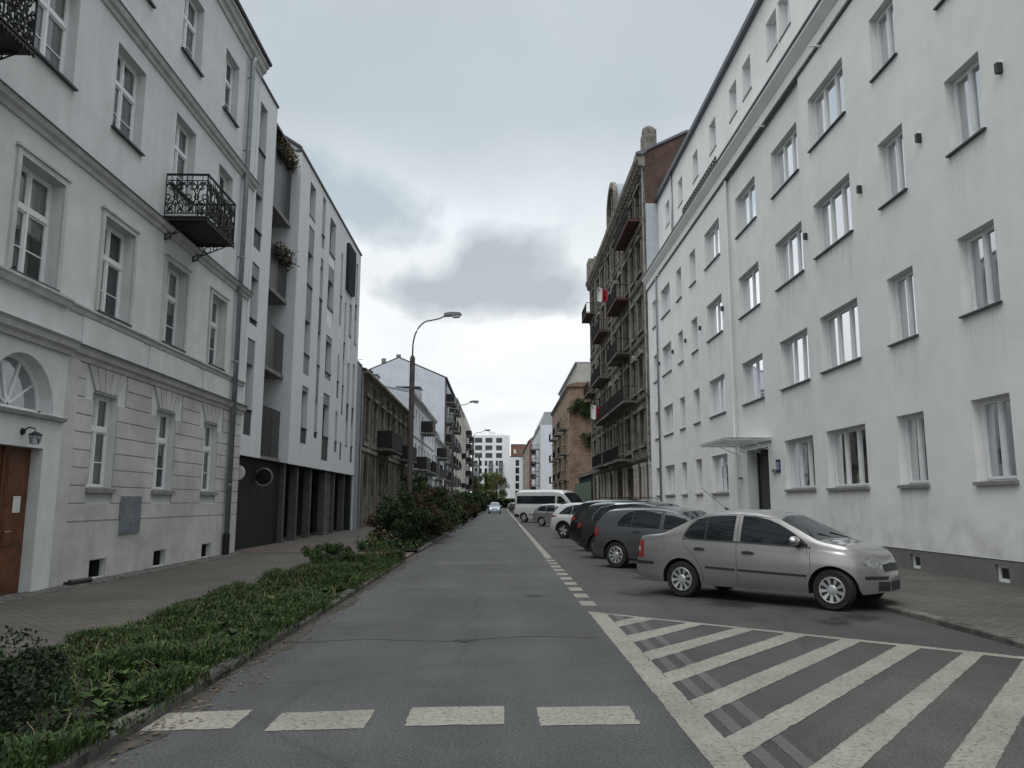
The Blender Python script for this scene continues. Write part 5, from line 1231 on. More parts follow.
        for xw in s.P['wx']:
            for sg in (-1, 1):
                yo = s.hw(xw) * .985 - .015
                wh = bpy.data.objects.new('wheel', None); SC.collection.objects.link(wh); wh.parent = s.root
                wh.location = (xw, sg * yo, Rw); wh.rotation_euler = (0, rnd.uniform(0, 1) * 0, 0 if sg < 0 else math.pi)
                place(tm, 'tyre', wh); place(rm, 'rim', wh)
    def mirror(s, x, z, m, sc=1.0):
        for sg in (-1, 1):
            y = (s.hw(x) * .94) * sg
            b = MB(); b.lathe([(0, -.075), (.045, -.07), (.075, -.04), (.083, 0), (.078, .03), (.0, .035)], 18, 'x')
            me = b.mesh('mirror', [m], sharp=40)
            o = place(me, 'mirror', s.root, (x, y + sg * .11, z + .03)); o.scale = (-1.0 * sc, 1.25 * sc, .85 * sc); 
            b = MB(); b.box(-.03, .03, -.06, .05, -.03, .01); b.obj('arm', plastic, s.root, loc=(x + .01, y + sg * .02, z - .02))
    def place_at(s, wheel_xy, ang, rear=True):
        "put the road contact of the camera side (right) rear wheel at wheel_xy"
        xw = s.P['wx'][0 if rear else 1]; lx, ly = xw, -(s.hw(xw) * .985 - .05)
        c, sn = math.cos(ang), math.sin(ang)
        s.root.location = (wheel_xy[0] - (c * lx - sn * ly), wheel_xy[1] - (sn * lx + c * ly), 0); s.root.rotation_euler = (0, 0, ang)
def fr(a, c, n): return [a + (c - a) * i / n for i in range(n + 1)]
def poly_side(car, name, pts_lo, pts_hi, m, off=.006, n=6, step=.035, sides='RL'):
    a, c = max(pts_lo[0][0], pts_hi[0][0]), min(pts_lo[-1][0], pts_hi[-1][0]); k = max(2, int((c - a) / step))
    for sd in sides: car.patch(name, sd, fr(a, c, k), lambda u: interp(pts_lo, u), lambda u: interp(pts_hi, u), m, n, off)
ANG = math.atan2(-1.68, 1.83)

# ---- silver beige saloon (nearest)
P = dict(L=4.04, W=1.65, sill=.215, Ra=.345, Rw=.295, wx=(.93, 3.39), nose=(.80, .72), tailp=(.55, .14), tumble=.44,
  top=[(0, .58), (.02, .66), (.05, .90), (.10, .985), (.30, 1.015), (.52, 1.03), (.62, 1.06), (.80, 1.17), (1.0, 1.285), (1.22, 1.385), (1.5, 1.435), (1.85, 1.452), (2.2, 1.44), (2.45, 1.40), (2.62, 1.345), (2.9, 1.19), (3.18, 1.02), (3.28, .985), (3.5, .945), (3.75, .885), (3.88, .81), (3.95, .73), (3.99, .64), (4.02, .54), (4.04, .46)],
  belt=[(0, .55), (.08, .90), (.6, .97), (1.6, .945), (2.6, .905), (3.2, .885), (3.6, .84), (3.9, .70), (4.04, .40)])
pf = paintcar('silver_beige_paint', (.36, .352, .342))
c = Car('parked_car', 'silver beige four door saloon parked nose to the kerb, nearest of the angled cars', 'car', P, pf)
gl_hi_r = [(.98, 1.02), (1.06, 1.17), (1.18, 1.27), (1.35, 1.318), (1.6, 1.338), (1.86, 1.342)]; gl_lo_r = [(.98, .985), (1.1, .962), (1.86, .945)]
poly_side(c, 'side_window', gl_lo_r, gl_hi_r, cglass)
gl_hi_f = [(1.98, 1.342), (2.2, 1.33), (2.42, 1.285), (2.6, 1.215), (2.8, 1.11), (2.98, .995), (3.06, .93)]; gl_lo_f = [(1.98, .943), (2.6, .918), (3.06, .90)]
poly_side(c, 'side_window', gl_lo_f, gl_hi_f, cglass)
b_ = [(.95, .955), (1.9, .93), (3.1, .888)]; c.line(b_, .022, plastic, 'window_seal', off=.005)
for s_ in 'RL': pass
c.patch('window_divider', 'R', fr(1.36, 1.385, 1), lambda u: .96, lambda u: 1.31, plastic, 6, .009); c.patch('window_divider', 'L', fr(1.36, 1.385, 1), lambda u: .96, lambda u: 1.31, plastic, 6, .009)
c.line([(1.92, 1.39), (1.925, .9), (1.93, .5), (1.94, .27)]); c.line([(3.09, .91), (3.10, .6), (3.07, .27)])
c.line([(.96, 1.0), (.99, .85), (1.16, .72), (1.30, .50), (1.34, .28)]); c.line([(.97, 1.02), (1.05, 1.2), (1.2, 1.31), (1.45, 1.35), (2.0, 1.365), (2.45, 1.31)], .006)
c.line([(1.38, .515), (1.90, .50)], .035, plastic, 'rubbing_strip', off=.009); c.line([(1.95, .50), (3.04, .475)], .035, plastic, 'rubbing_strip', off=.009)
c.line([(1.30, .245), (2.2, .225), (3.03, .235)], .05, pf, 'sill_trim', off=.018)
c.line([(.03, .535), (.2, .535), (.42, .535)], .05, plastic, 'bumper_strip', off=.006); c.line([(3.80, .475), (3.93, .475), (4.02, .47)], .05, plastic, 'bumper_strip', off=.006)
for x_, z_ in ((1.28, .80), (2.12, .775)): poly_side(c, 'door_handle', [(x_ - .09, z_ - .028), (x_, z_ - .03), (x_ + .1, z_ - .025)], [(x_ - .09, z_ + .012), (x_, z_ + .028), (x_ + .1, z_ + .008)], plastic, off=.022, n=2)
c.line([(.56 + .09 * math.cos(a * .5), .80 + .09 * math.sin(a * .5)) for a in range(13)] + [(.65, .80)], .006, name='fuel_flap', sides='R', m=mat('gap_grey', (.12, .115, .11), .6))
poly_side(c, 'tail_light', [(.03, .62), (.20, .62)], [(.03, .93), (.16, .91), (.20, .88)], tail, off=.006, n=6)
poly_side(c, 'tail_light', [(.04, .72), (.13, .72)], [(.04, .80), (.13, .80)], mat('clear_lamp', (.42, .36, .36), .2, coat=1), off=.009, n=3)
for sg in (-1, 1): c.patch('tail_light', 'B', fr(sg * .50, sg * .72, 4), lambda u: .62, lambda u: .92, tail, 6, .006)
poly_side(c, 'headlight', [(3.76, .67), (3.88, .615), (4.0, .60)], [(3.76, .70), (3.84, .735), (3.93, .72), (4.0, .66)], headl, off=.006)
for sg in (-1, 1): c.patch('headlight', 'T', fr(3.84, 3.99, 6), lambda u: sg * .46, lambda u: sg * (.60 - max(0, u - 3.9) * .9), headl, 6, .006)
c.patch('grille', 'F', fr(-.30, .30, 10), lambda u: .56, lambda u: .68 - abs(u) * .05, plastic, 4, .008)
c.patch('grille_surround', 'F', fr(-.32, .32, 10), lambda u: .675 - abs(u) * .05, lambda u: .70 - abs(u) * .05, chrome, 2, .010)
c.patch('air_intake', 'F', fr(-.42, .42, 10), lambda u: .29, lambda u: .42, plastic, 3, .006)
poly_side(c, 'fog_lamp', [(3.93, .31), (4.04, .31)], [(3.93, .38), (4.04, .41)], plastic, off=.005, n=3)
c.patch('windscreen', 'T', fr(2.60, 3.20, 14), lambda u: -(.585 + .13 * (u - 2.6) / .6), lambda u: .585 + .13 * (u - 2.6) / .6, cglass, 16, .005)
c.patch('rear_window', 'T', fr(.66, 1.18, 12), lambda u: -(.62 - .10 * (u - .66) / .5), lambda u: .62 - .10 * (u - .66) / .5, cglass, 14, .005)
c.patch('number_plate', 'B', fr(-.26, .26, 4), lambda u: .60, lambda u: .71, plate_w, 2, .008)
c.patch('panel_gap', 'T', fr(3.26, 3.265, 1), lambda u: -.66, lambda u: .66, plastic, 16, .003)
c.wheels('cap'); c.mirror(2.90, .955, pf)
b = MB(); b.tube([(1.42, 0, 1.43), (1.36, 0, 1.46)], .022, 8); b.tube([(1.37, 0, 1.46), (.92, 0, 1.80)], .005, 5); b.obj('aerial', plastic, c.root)
b = MB()
for y0_, y1_ in ((-.55, -.02), (.02, .55)): b.tube([(3.2, y1_, 1.01), (3.08, y0_ * .9 + .1, 1.095)], .008, 5)
b.obj('wiper', plastic, c.root)
c.place_at((3.05, 13.37), ANG)

def common(c, P, cfg, pm):
    "glass, lamps, gaps, handles shared by the smaller cars"
    for lo_, hi_ in cfg['sw']: poly_side(c, 'side_window', lo_, hi_, cglass, step=.06)
    for l in cfg.get('gaps', []): c.line(l, .008)
    w0, w1, a0, a1 = cfg['ws']; c.patch('windscreen', 'T', fr(w0, w1, 8), lambda u: -(a0 + (a1 - a0) * (u - w0) / (w1 - w0)), lambda u: a0 + (a1 - a0) * (u - w0) / (w1 - w0), cglass, 12, .006)
    if 'rw' in cfg: z0, z1, h0, h1 = cfg['rw']; c.patch('rear_window', 'B', fr(-h0, h0, 12), lambda u: z0, lambda u: z1 - .02 * abs(u), cglass, 6, .006)
    tl = cfg.get('tl')
    if tl:
        poly_side(c, 'tail_light', tl[0], tl[1], tail, off=.008, n=4)
        for sg in (-1, 1): c.patch('tail_light', 'B', fr(sg * (P['W'] / 2 - .34), sg * (P['W'] / 2 - .11), 4), lambda u: tl[0][0][1], lambda u: tl[1][0][1], tail, 4, .008)
    hl = cfg.get('hl')
    if hl: poly_side(c, 'headlight', hl[0], hl[1], headl, off=.008, n=4)
    for x_, z_ in cfg.get('dh', []): poly_side(c, 'door_handle', [(x_ - .1, z_ - .02), (x_ + .1, z_ - .02)], [(x_ - .1, z_ + .02), (x_ + .1, z_ + .02)], cfg.get('dhm', plastic), off=.02, n=2)
    c.patch('number_plate', 'B', fr(-.26, .26, 4), lambda u: cfg.get('pz', .7), lambda u: cfg.get('pz', .7) + .11, plate_w, 2, .01)
    c.patch('number_plate', 'F', fr(-.26, .26, 4), lambda u: .42, lambda u: .53, plate_w, 2, .01)
    c.patch('grille', 'F', fr(-.4, .4, 8), lambda u: .55, lambda u: .68, plastic, 3, .008)
    if cfg.get('clad'):
        c.line([(.1, .37), (P['wx'][0] - P['Ra'] - .05, .34)], .16, plastic, 'cladding', off=.01); c.line([(P['wx'][0] + P['Ra'] + .02, .31), (P['wx'][1] - P['Ra'] - .02, .31)], .16, plastic, 'cladding', off=.012)
    for xw in P['wx']:
        if cfg.get('clad'): c.line([(xw + (P['Ra'] + .035) * math.cos(math.pi * a / 16), P['Rw'] + (P['Ra'] + .035) * math.sin(math.pi * a / 16)) for a in range(17)], .07, plastic, 'arch_trim', off=.012)
    c.wheels(cfg['wheel']); c.mirror(cfg['mx'], cfg['mz'], cfg.get('mm', pm))

def hatch_top(H, L, deck=None, slant=.35, hood=.95, cowl=1.05, ws_top=None, wsx=None):
    wx_ = wsx or L - 1.15; wt = ws_top or wx_ - .75
    return [(0, .55), (.02, .68), (.04, .86), (.07, .95), (slant * .5, 1.14), (slant, 1.36 * H / 1.46), (slant + .12, H - .05), (slant + .6, H - .01), (L * .42, H), (wt - .35, H - .015), (wt, H - .08), ((wt + wx_) / 2, (H - .08 + cowl) / 2 + .02), (wx_, cowl), (wx_ + .12, cowl - .04), (L - .6, hood - .02), (L - .3, hood - .1), (L - .12, hood - .24), (L - .03, .56), (L, .48)]
# ---- dark grey hatchback
L = 4.25; H = 1.46
P = dict(L=L, W=1.75, sill=.22, Ra=.355, Rw=.31, wx=(.76, 3.37), nose=(.9, .22), tailp=(.55, .14), top=hatch_top(H, L, slant=.33, hood=.93, cowl=1.0), belt=[(0, .55), (.1, .92), (1, .955), (3.1, .90), (3.8, .76), (L, .4)])
pm = paintcar('dark_grey_paint', (.14, .147, .158))
c = Car('parked_car', 'dark grey hatchback with silver hubcaps parked just behind the silver saloon', 'car', P, pm)
common(c, P, dict(sw=[([(.80, .99), (1.18, .975)], [(.80, 1.08), (.9, 1.22), (1.03, 1.31), (1.18, 1.345)]), ([(1.20, .975), (1.95, .95)], [(1.20, 1.35), (1.6, 1.385), (1.95, 1.39)]), ([(2.06, .95), (3.02, .92)], [(2.06, 1.39), (2.3, 1.37), (2.6, 1.27), (3.02, .99)])],
    gaps=[[(2.0, 1.39), (2.01, .6), (2.0, .27)], [(1.15, .95), (1.2, .75), (1.22, .6)], [(3.05, .93), (3.06, .3)]], ws=(2.42, 3.06, .56, .70), rw=(.98, 1.30, .52, .5), tl=([(.06, .73), (.26, .74)], [(.06, .96), (.16, .97), (.26, .90)]), hl=([(3.75, .64), (4.1, .58)], [(3.75, .74), (4.1, .66)]), dh=[(1.35, .86), (2.2, .84)], wheel='cap', mx=2.85, mz=.97, pz=.62), pm)
c.line([(.45, .38), (.4, .5), (.05, .50)], .006)
c.place_at((2.80, 19.17), ANG)
# ---- near black estate with chrome window line
L = 4.45; H = 1.60
P = dict(L=L, W=1.82, sill=.25, Ra=.375, Rw=.335, wx=(.85, 3.52), nose=(.9, .22), tailp=(.5, .12), top=hatch_top(H, L, slant=.32, hood=1.0, cowl=1.1), belt=[(0, .6), (.1, .95), (1, 1.02), (3.2, .98), (3.9, .82), (L, .42)], rim=.68)
pk = paintcar('black_paint', (.012, .013, .015), metal=.2)
c = Car('parked_car', 'black crossover with round red tail lamp, third of the angled cars', 'car', P, pk)
common(c, P, dict(sw=[([(.62, 1.08), (1.2, 1.05)], [(.62, 1.16), (.8, 1.36), (1.2, 1.46)]), ([(1.24, 1.05), (2.05, 1.02)], [(1.24, 1.47), (2.05, 1.51)]), ([(2.12, 1.02), (3.15, 1.0)], [(2.12, 1.51), (2.5, 1.46), (3.15, 1.05)])], ws=(2.55, 3.2, .58, .72), rw=(1.05, 1.42, .55, .5),
    tl=([(.05, .82), (.22, .84)], [(.05, .98), (.22, .97)]), hl=([(3.9, .68), (4.25, .62)], [(3.9, .80), (4.25, .72)]), dh=[(1.4, .95), (2.3, .93)], wheel='alloy10', mx=3.0, mz=1.04, clad=1, pz=.72), pk)
c.line([(.60, 1.05), (.62, 1.2), (.82, 1.40), (1.3, 1.50), (2.2, 1.53)], .02, chrome, 'chrome_trim', off=.008)
c.place_at((2.78, 22.3), ANG)
# ---- black SUV with roof rails
L = 4.6; H = 1.66
P = dict(L=L, W=1.86, sill=.27, Ra=.39, Rw=.35, wx=(.9, 3.6), nose=(.9, .22), tailp=(.5, .12), top=hatch_top(H, L, slant=.36, hood=1.05, cowl=1.15), belt=[(0, .65), (.1, 1.02), (1, 1.08), (3.3, 1.02), (4.0, .86), (L, .45)], rim=.68)
c = Car('parked_car', 'tall black off road car with slim red lamp and chrome window edge', 'car', P, pk)
common(c, P, dict(sw=[([(.75, 1.16), (1.3, 1.10)], [(.75, 1.22), (.95, 1.42), (1.3, 1.50)]), ([(1.34, 1.10), (2.15, 1.07)], [(1.34, 1.51), (2.15, 1.56)]), ([(2.22, 1.07), (3.25, 1.05)], [(2.22, 1.56), (2.6, 1.51), (3.25, 1.1)])], ws=(2.65, 3.3, .6, .74), rw=(1.15, 1.48, .55, .5),
    tl=([(.06, .98), (.35, 1.0)], [(.06, 1.10), (.35, 1.07)]), hl=([(4.05, .76), (4.4, .68)], [(4.05, .86), (4.4, .78)]), dh=[(1.5, 1.0), (2.4, .98)], wheel='alloy5', mx=3.1, mz=1.1, clad=1, pz=.8), pk)
c.line([(1.3, 1.09), (.80, 1.17), (.72, 1.20), (.95, 1.45), (1.4, 1.545), (2.3, 1.585)], .02, chrome, 'chrome_trim', off=.008)
b = MB()
for sg in (-1, 1): b.tube([(1.0, sg * .60, 1.64), (1.2, sg * .60, 1.70), (2.3, sg * .60, 1.71), (2.5, sg * .60, 1.65)], .015, 6)
b.obj('roof_rail', plastic, c.root)
c.place_at((2.88, 25.4), ANG)
# ---- white crossover, black wheels
L = 4.3; H = 1.55
P = dict(L=L, W=1.80, sill=.25, Ra=.375, Rw=.335, wx=(.80, 3.42), nose=(.9, .22), tailp=(.5, .12), top=hatch_top(H, L, slant=.42, hood=1.0, cowl=1.1), belt=[(0, .6), (.1, .95), (1, 1.0), (3.2, .96), (3.9, .82), (L, .42)], rim=.7)
pw = paintcar('white_paint', (.46, .47, .47), metal=0, rough=.4)
c = Car('parked_car', 'white crossover with black wheels and black arches, fifth of the angled cars', 'car', P, pw)
common(c, P, dict(sw=[([(.55, 1.04), (1.2, 1.03)], [(.55, 1.10), (.85, 1.33), (1.2, 1.42)]), ([(1.22, 1.03), (2.0, 1.0)], [(1.22, 1.425), (2.0, 1.455)]), ([(2.06, 1.0), (3.05, .98)], [(2.06, 1.455), (2.45, 1.41), (3.05, 1.03)])], ws=(2.45, 3.1, .57, .71), rw=(1.02, 1.38, .55, .5),
    tl=([(.06, .88), (.40, .93)], [(.06, .99), (.40, .98)]), hl=([(3.8, .68), (4.15, .62)], [(3.8, .80), (4.15, .72)]), dh=[(1.4, .93), (2.3, .91)], wheel='black5', mx=2.95, mz=1.02, clad=1, pz=.75), pw)
c.place_at((2.76, 34.39), ANG)
# ---- red hatchback mostly hidden
L = 4.0; H = 1.48
P = dict(L=L, W=1.70, sill=.22, Ra=.345, Rw=.30, wx=(.65, 3.2), nose=(.9, .22), tailp=(.5, .12), top=hatch_top(H, L, slant=.32, hood=.95, cowl=1.03), belt=[(0, .55), (.1, .92), (1, .95), (3.0, .91), (3.6, .76), (L, .4)])
pr_ = paintcar('red_paint', (.30, .02, .02), metal=.1)
c = Car('parked_car', 'red hatchback almost hidden between the white crossover and the small silver estate', 'car', P, pr_)
common(c, P, dict(sw=[([(.5, .98), (1.8, .96)], [(.5, 1.1), (.7, 1.32), (1.1, 1.38), (1.8, 1.40)]), ([(1.88, .96), (2.8, .94)], [(1.88, 1.40), (2.2, 1.36), (2.8, 1.0)])], ws=(2.2, 2.85, .56, .68), rw=(.98, 1.34, .52, .5), tl=([(.05, .75), (.2, .76)], [(.05, 1.0), (.2, .98)]), dh=[(2.0, .85)], wheel='cap', mx=2.65, mz=.97, pz=.6), pr_)
c.place_at((3.0, 38.6), ANG)
# ---- small silver estate
L = 4.05; H = 1.46
P = dict(L=L, W=1.67, sill=.21, Ra=.335, Rw=.29, wx=(.80, 3.25), nose=(.9, .22), tailp=(.5, .12), top=hatch_top(H, L, slant=.40, hood=.92, cowl=1.0), belt=[(0, .55), (.1, .88), (1, .93), (3.0, .89), (3.6, .76), (L, .4)])
ps = paintcar('silver_paint', (.42, .43, .44))
c = Car('parked_car', 'small silver estate car parked in front of the white minibus', 'car', P, ps)
common(c, P, dict(sw=[([(.42, 1.0), (1.1, .96)], [(.42, 1.08), (.6, 1.28), (1.1, 1.35)]), ([(1.14, .96), (1.85, .95)], [(1.14, 1.36), (1.85, 1.38)]), ([(1.92, .95), (2.9, .92)], [(1.92, 1.38), (2.3, 1.33), (2.9, .98)])], ws=(2.25, 2.9, .54, .66), rw=(.95, 1.30, .5, .5), tl=([(.05, .66), (.22, .68)], [(.05, .92), (.22, .88)]), dh=[(1.3, .85), (2.1, .84)], wheel='cap', mx=2.7, mz=.94, pz=.55), ps)
c.place_at((2.71, 51.7), ANG)
# ---- white minibus
L = 6.2; H = 2.50
P = dict(L=L, W=2.05, sill=.30, Ra=.42, Rw=.36, wx=(1.0, 4.75), nose=(1.1, .16), tailp=(.15, .03), tumble=.10, sm=.05,
  top=[(0, .9), (.02, 2.15), (.06, 2.40), (.25, 2.48), (1, 2.5), (3.8, 2.5), (4.4, 2.44), (4.75, 2.28), (5.1, 1.95), (5.45, 1.55), (5.6, 1.38), (5.9, 1.22), (6.1, 1.0), (6.17, .8), (6.2, .55)], belt=[(0, .8), (.05, 1.3), (4.2, 1.3), (5.4, 1.2), (5.9, 1.0), (L, .5)], low=[(0, .38), (.3, .32), (5.6, .30), (L, .30)])
c = Car('minibus', 'white minibus with dark side windows parked at an angle beyond the small estate', 'minibus', P, pw)
poly_side(c, 'side_window', [(.25, 1.42), (4.05, 1.42)], [(.25, 2.02), (4.05, 2.02)], cglass, step=.2)
poly_side(c, 'side_window', [(4.25, 1.36), (5.3, 1.30)], [(4.25, 2.0), (4.6, 1.98), (5.3, 1.42)], cglass)
c.patch('windscreen', 'T', fr(4.75, 5.5, 10), lambda u: -.80, lambda u: .80, cglass, 12, .006)
c.patch('rear_window', 'B', fr(-.75, .75, 8), lambda u: 1.4, lambda u: 2.0, cglass, 4, .01)
poly_side(c, 'tail_light', [(.03, 1.0), (.12, 1.0)], [(.03, 1.5), (.12, 1.5)], tail, n=3); poly_side(c, 'headlight', [(5.7, .95), (6.05, .85)], [(5.7, 1.12), (6.05, 1.0)], headl, n=3)
c.line([(4.15, 2.1), (4.16, .4)], .012); c.line([(2.9, 2.1), (2.9, .4)], .012); c.line([(.06, .55), (.55, .5)], .22, plastic, 'bumper', off=.012); c.line([(1.5, .62), (4.2, .62)], .05, plastic, 'rubbing_strip', off=.01)
c.patch('bumper', 'B', fr(-.95, .95, 6), lambda u: .4, lambda u: .62, plastic, 2, .02)
c.wheels('cap', .22); c.mirror(5.1, 1.45, plastic, 1.6)
c.place_at((1.85, 61.2), ANG)
# ---- far parked pair and the oncoming car
far_ = dict(L=4.2, W=1.75, sill=.22, Ra=.355, Rw=.31, wx=(.76, 3.37), nose=(.9, .22), tailp=(.55, .14), top=hatch_top(1.46, 4.2, slant=.33, hood=.93, cowl=1.0), belt=[(0, .55), (.1, .92), (1, .955), (3.1, .90), (3.8, .76), (4.2, .4)])
cf = dict(sw=[([(.80, .99), (1.95, .95)], [(.80, 1.08), (1.1, 1.32), (1.95, 1.38)]), ([(2.06, .95), (3.02, .92)], [(2.06, 1.38), (2.6, 1.27), (3.02, .99)])], ws=(2.42, 3.06, .56, .70), rw=(.98, 1.30, .52, .5), tl=([(.06, .73), (.26, .74)], [(.06, .96), (.26, .90)]), hl=([(3.7, .62), (4.1, .58)], [(3.7, .74), (4.1, .66)]), wheel='cap', mx=2.85, mz=.97, pz=.62)
for (xy, m_, lab) in (((1.95, 126), pk, 'small black car parked far down the row beyond the minibus'), ((1.9, 150), ps, 'pale car parked farthest down the row, just beyond the small black one'), ((1.9, 112), pm, 'dark grey car hidden just past the rear of the white minibus')):
    c = Car('parked_car', lab, 'car', far_, m_); common(c, far_, cf, m_); c.place_at(xy, ANG)
pb = paintcar('pale_blue_paint', (.17, .22, .26), metal=.4)
L = 3.7; H = 1.52
P = dict(L=L, W=1.64, sill=.2, Ra=.33, Rw=.29, wx=(.55, 3.0), nose=(.8, .18), tailp=(.5, .12), top=hatch_top(H, L, slant=.3, hood=.98, cowl=1.06, wsx=2.75), belt=[(0, .55), (.1, .92), (1, .95), (2.8, .93), (3.3, .8), (L, .45)])
c = Car('oncoming_car', 'small pale blue car driving towards the camera in the middle of the street', 'car', P, pb)
common(c, P, dict(sw=[([(.5, .98), (2.6, .96)], [(.5, 1.1), (.8, 1.38), (2.0, 1.42), (2.6, 1.1)])], ws=(2.1, 2.75, .56, .68), tl=([(.05, .75), (.2, .76)], [(.05, 1.0), (.2, .98)]), hl=([(3.2, .62), (3.6, .6)], [(3.2, .78), (3.6, .74)]), wheel='cap', mx=2.5, mz=1.0), pb)
for sg in (-1, 1): c.patch('headlight', 'F', fr(sg * .42, sg * .68, 4), lambda u: .60, lambda u: .74, headl, 3, .01)
c.root.location = (-.7, 107.4, 0); c.root.rotation_euler = (0, 0, -math.pi / 2)

# ================================================================== street lamps
pole_m = mat('dark_lamp_post', (.045, .038, .033), .7, .3, 6, .2, 30, streak=.3)
arm_m = mat('grey_lamp_arm', (.18, .19, .20), .5, .1, 6, metal=.4)
def lamp(x, y, label, zp=7.15, zh=8.75, reach=1.55):
    r = thing('street_lamp', label, 'street lamp', (x, y, 0), 0, 'street lamps along the planting strip')
    b = MB(); b.tube([(0, 0, -.1), (0, 0, .9), (0, 0, .95), (0, 0, zp - .1), (0, 0, zp)], [.125, .125, .11, .10, .06], 14); b.obj('pole', pole_m, r, smooth=True)
    pts = [(0, 0, zp - .05)]
    for i in range(13):
        t = i / 12; a = math.pi * .5 * t
        pts.append((reach * .42 * (1 - math.cos(a)), 0, zp + .3 + (zh - zp - .5) * math.sin(a)))
    pts += [(reach * .65, 0, zh - .12), (reach - .3, 0, zh + .0)]
    b = MB(); b.tube(pts, .032, 8); b.obj('arm', arm_m, r, smooth=True)
    b = MB(); h0 = reach - .35; z = zh + .02
    b.prism([(h0, z - .05), (h0, z + .06), (h0 + .25, z + .11), (h0 + .62, z + .10), (h0 + .68, z + .03), (h0 + .62, z - .01), (h0 + .3, z - .03)], -.13, .13, 'y'); hd = b.obj('lamp_head', arm_m, r)
    b = MB(); b.prism([(h0 + .27, z - .035), (h0 + .36, z - .10), (h0 + .58, z - .09), (h0 + .64, z - .015)], -.10, .10, 'y'); b.obj('lamp_glass', mat('lamp_bowl', (.5, .52, .52), .2, .1, 5, coat=1), hd)
    return r
lamp(-3.42, 30.0, 'nearest street lamp, dark post with grey curved arm over the street'); lamp(-3.45, 57, 'second street lamp, in front of the tall white block')
lamp(-2.95, 85, 'third street lamp, rising before the cream blocks', 8.0, 9.2); lamp(-3.0, 113, 'farthest street lamp, seen against the white block closing the street', 8.0, 9.0)
# small sign post in the far shrubs
def post(x, y, h, label):
    r = thing('sign_post', label, 'post', (x, y, 0)); b = MB(); b.tube([(0, 0, 0), (0, 0, h)], .035, 8); b.obj('post', zinc, r, smooth=True); b = MB(); b.box(-.22, .22, -.04, -.02, h - .55, h - .05); b.obj('plate', panel_d, r)
post(-3.2, 44.5, 3.4, 'thin grey post with a small dark plate among the far shrubs')

# ================================================================== plants
leafy = mat('leaf_green', (.048, .092, .020), .75, .35, 6, island=.55, spec=.3)
leafd = mat('leaf_dark_green', (.022, .045, .014), .75, .35, 5, island=.55, spec=.3)
leafk = mat('leaf_blackish_green', (.014, .026, .010), .75, .35, 5, island=.5, spec=.3)
leafr = mat('leaf_russet', (.065, .030, .015), .8, .4, 3, island=.5, spec=.3, col2=(.022, .028, .010))
leafa = mat('leaf_autumn', (.20, .19, .07), .8, .3, 2, island=.5, spec=.3, col2=(.10, .12, .04))
dry = mat('dry_grass', (.16, .125, .07), .85, .3, 4, island=.4)
twig = mat('twig_bark', (.05, .038, .028), .9, .3, 8)
def leaf(b, p, s, rr_, m=0, up=.3):
    a, e = rr_.uniform(0, 6.283), rr_.uniform(-.6, 1.1); d = Vector((math.cos(a) * math.cos(e), math.sin(a) * math.cos(e), math.sin(e) * 1.0 + up)).normalized()
    w = d.cross(Vector((rr_.uniform(-1, 1), rr_.uniform(-1, 1), rr_.uniform(-1, 1)))); 
    if w.length < .01: w = Vector((1, 0, 0))
    w = w.normalized() * s * .32; p = Vector(p); t = p + d * s
    i = len(b.v); b.v += [tuple(p), tuple(p + d * s * .5 + w), tuple(t), tuple(p + d * s * .5 - w)]; b.f.append((i, i + 1, i + 2, i + 3)); b.m.append(m)
def shrub(name, label, x, y, rx, ry, h, n, ls, mats_, mix=(1, 0), seed=1, group=None, cat='shrub', clumps=26):
    rr_ = random.Random(seed); r = thing(name, label, cat, (x, y, .04), 0, group)
    b = MB(); cl = []
    st = MB()
    for k in range(clumps):
        a = rr_.uniform(0, 6.283); q = rr_.uniform(.15, 1) ** .6; zz = rr_.uniform(.10, 1) ** .8
        sh_ = math.sqrt(max(.08, 1 - (max(0, zz - .35) / .72) ** 2))
        c_ = Vector((rx * q * math.cos(a) * sh_, ry * q * math.sin(a) * sh_, h * zz * rr_.uniform(.82, 1.08)))
        cl.append((c_, rr_.uniform(.22, .42) * min(rx, h) * .9, rr_.choices(range(len(mats_)), weights=[1] * len(mats_))[0]))
        if k % 3 == 0: st.tube([(c_.x * .15, c_.y * .15, -.1), (c_.x * .6, c_.y * .6, c_.z * .55), tuple(c_)], [.02, .012, .005], 5)
    for i in range(n):
        c_, rad, mi = cl[i % clumps]
        v = Vector((rr_.gauss(0, 1), rr_.gauss(0, 1), rr_.gauss(0, 1))).normalized() * rad * rr_.uniform(.35, 1.05) ** .6
        p = c_ + Vector((v.x, v.y, v.z * .8))
        if p.z < .02: p.z = rr_.uniform(.02, .15)
        leaf(b, p, ls * rr_.uniform(.6, 1.25), rr_, mi if rr_.random() < .8 else rr_.randrange(len(mats_)))
    b.obj('foliage', mats_, r); st.obj('stem', twig, r, smooth=True)
    return r
GR = 'shrubs in the planting strip'
shrub('shrub', 'dark leafy bush in the bottom left corner of the photo', -3.42, 5.15, .60, 1.0, .62, 14000, .034, [leafk, leafk, leafd], seed=2, clumps=40)
shrub('shrub', 'low spreading juniper like shrub where the near grass strip ends', -4.0, 19.6, .9, 1.1, .42, 6000, .045, [leafd, leafy], seed=3, group=GR)
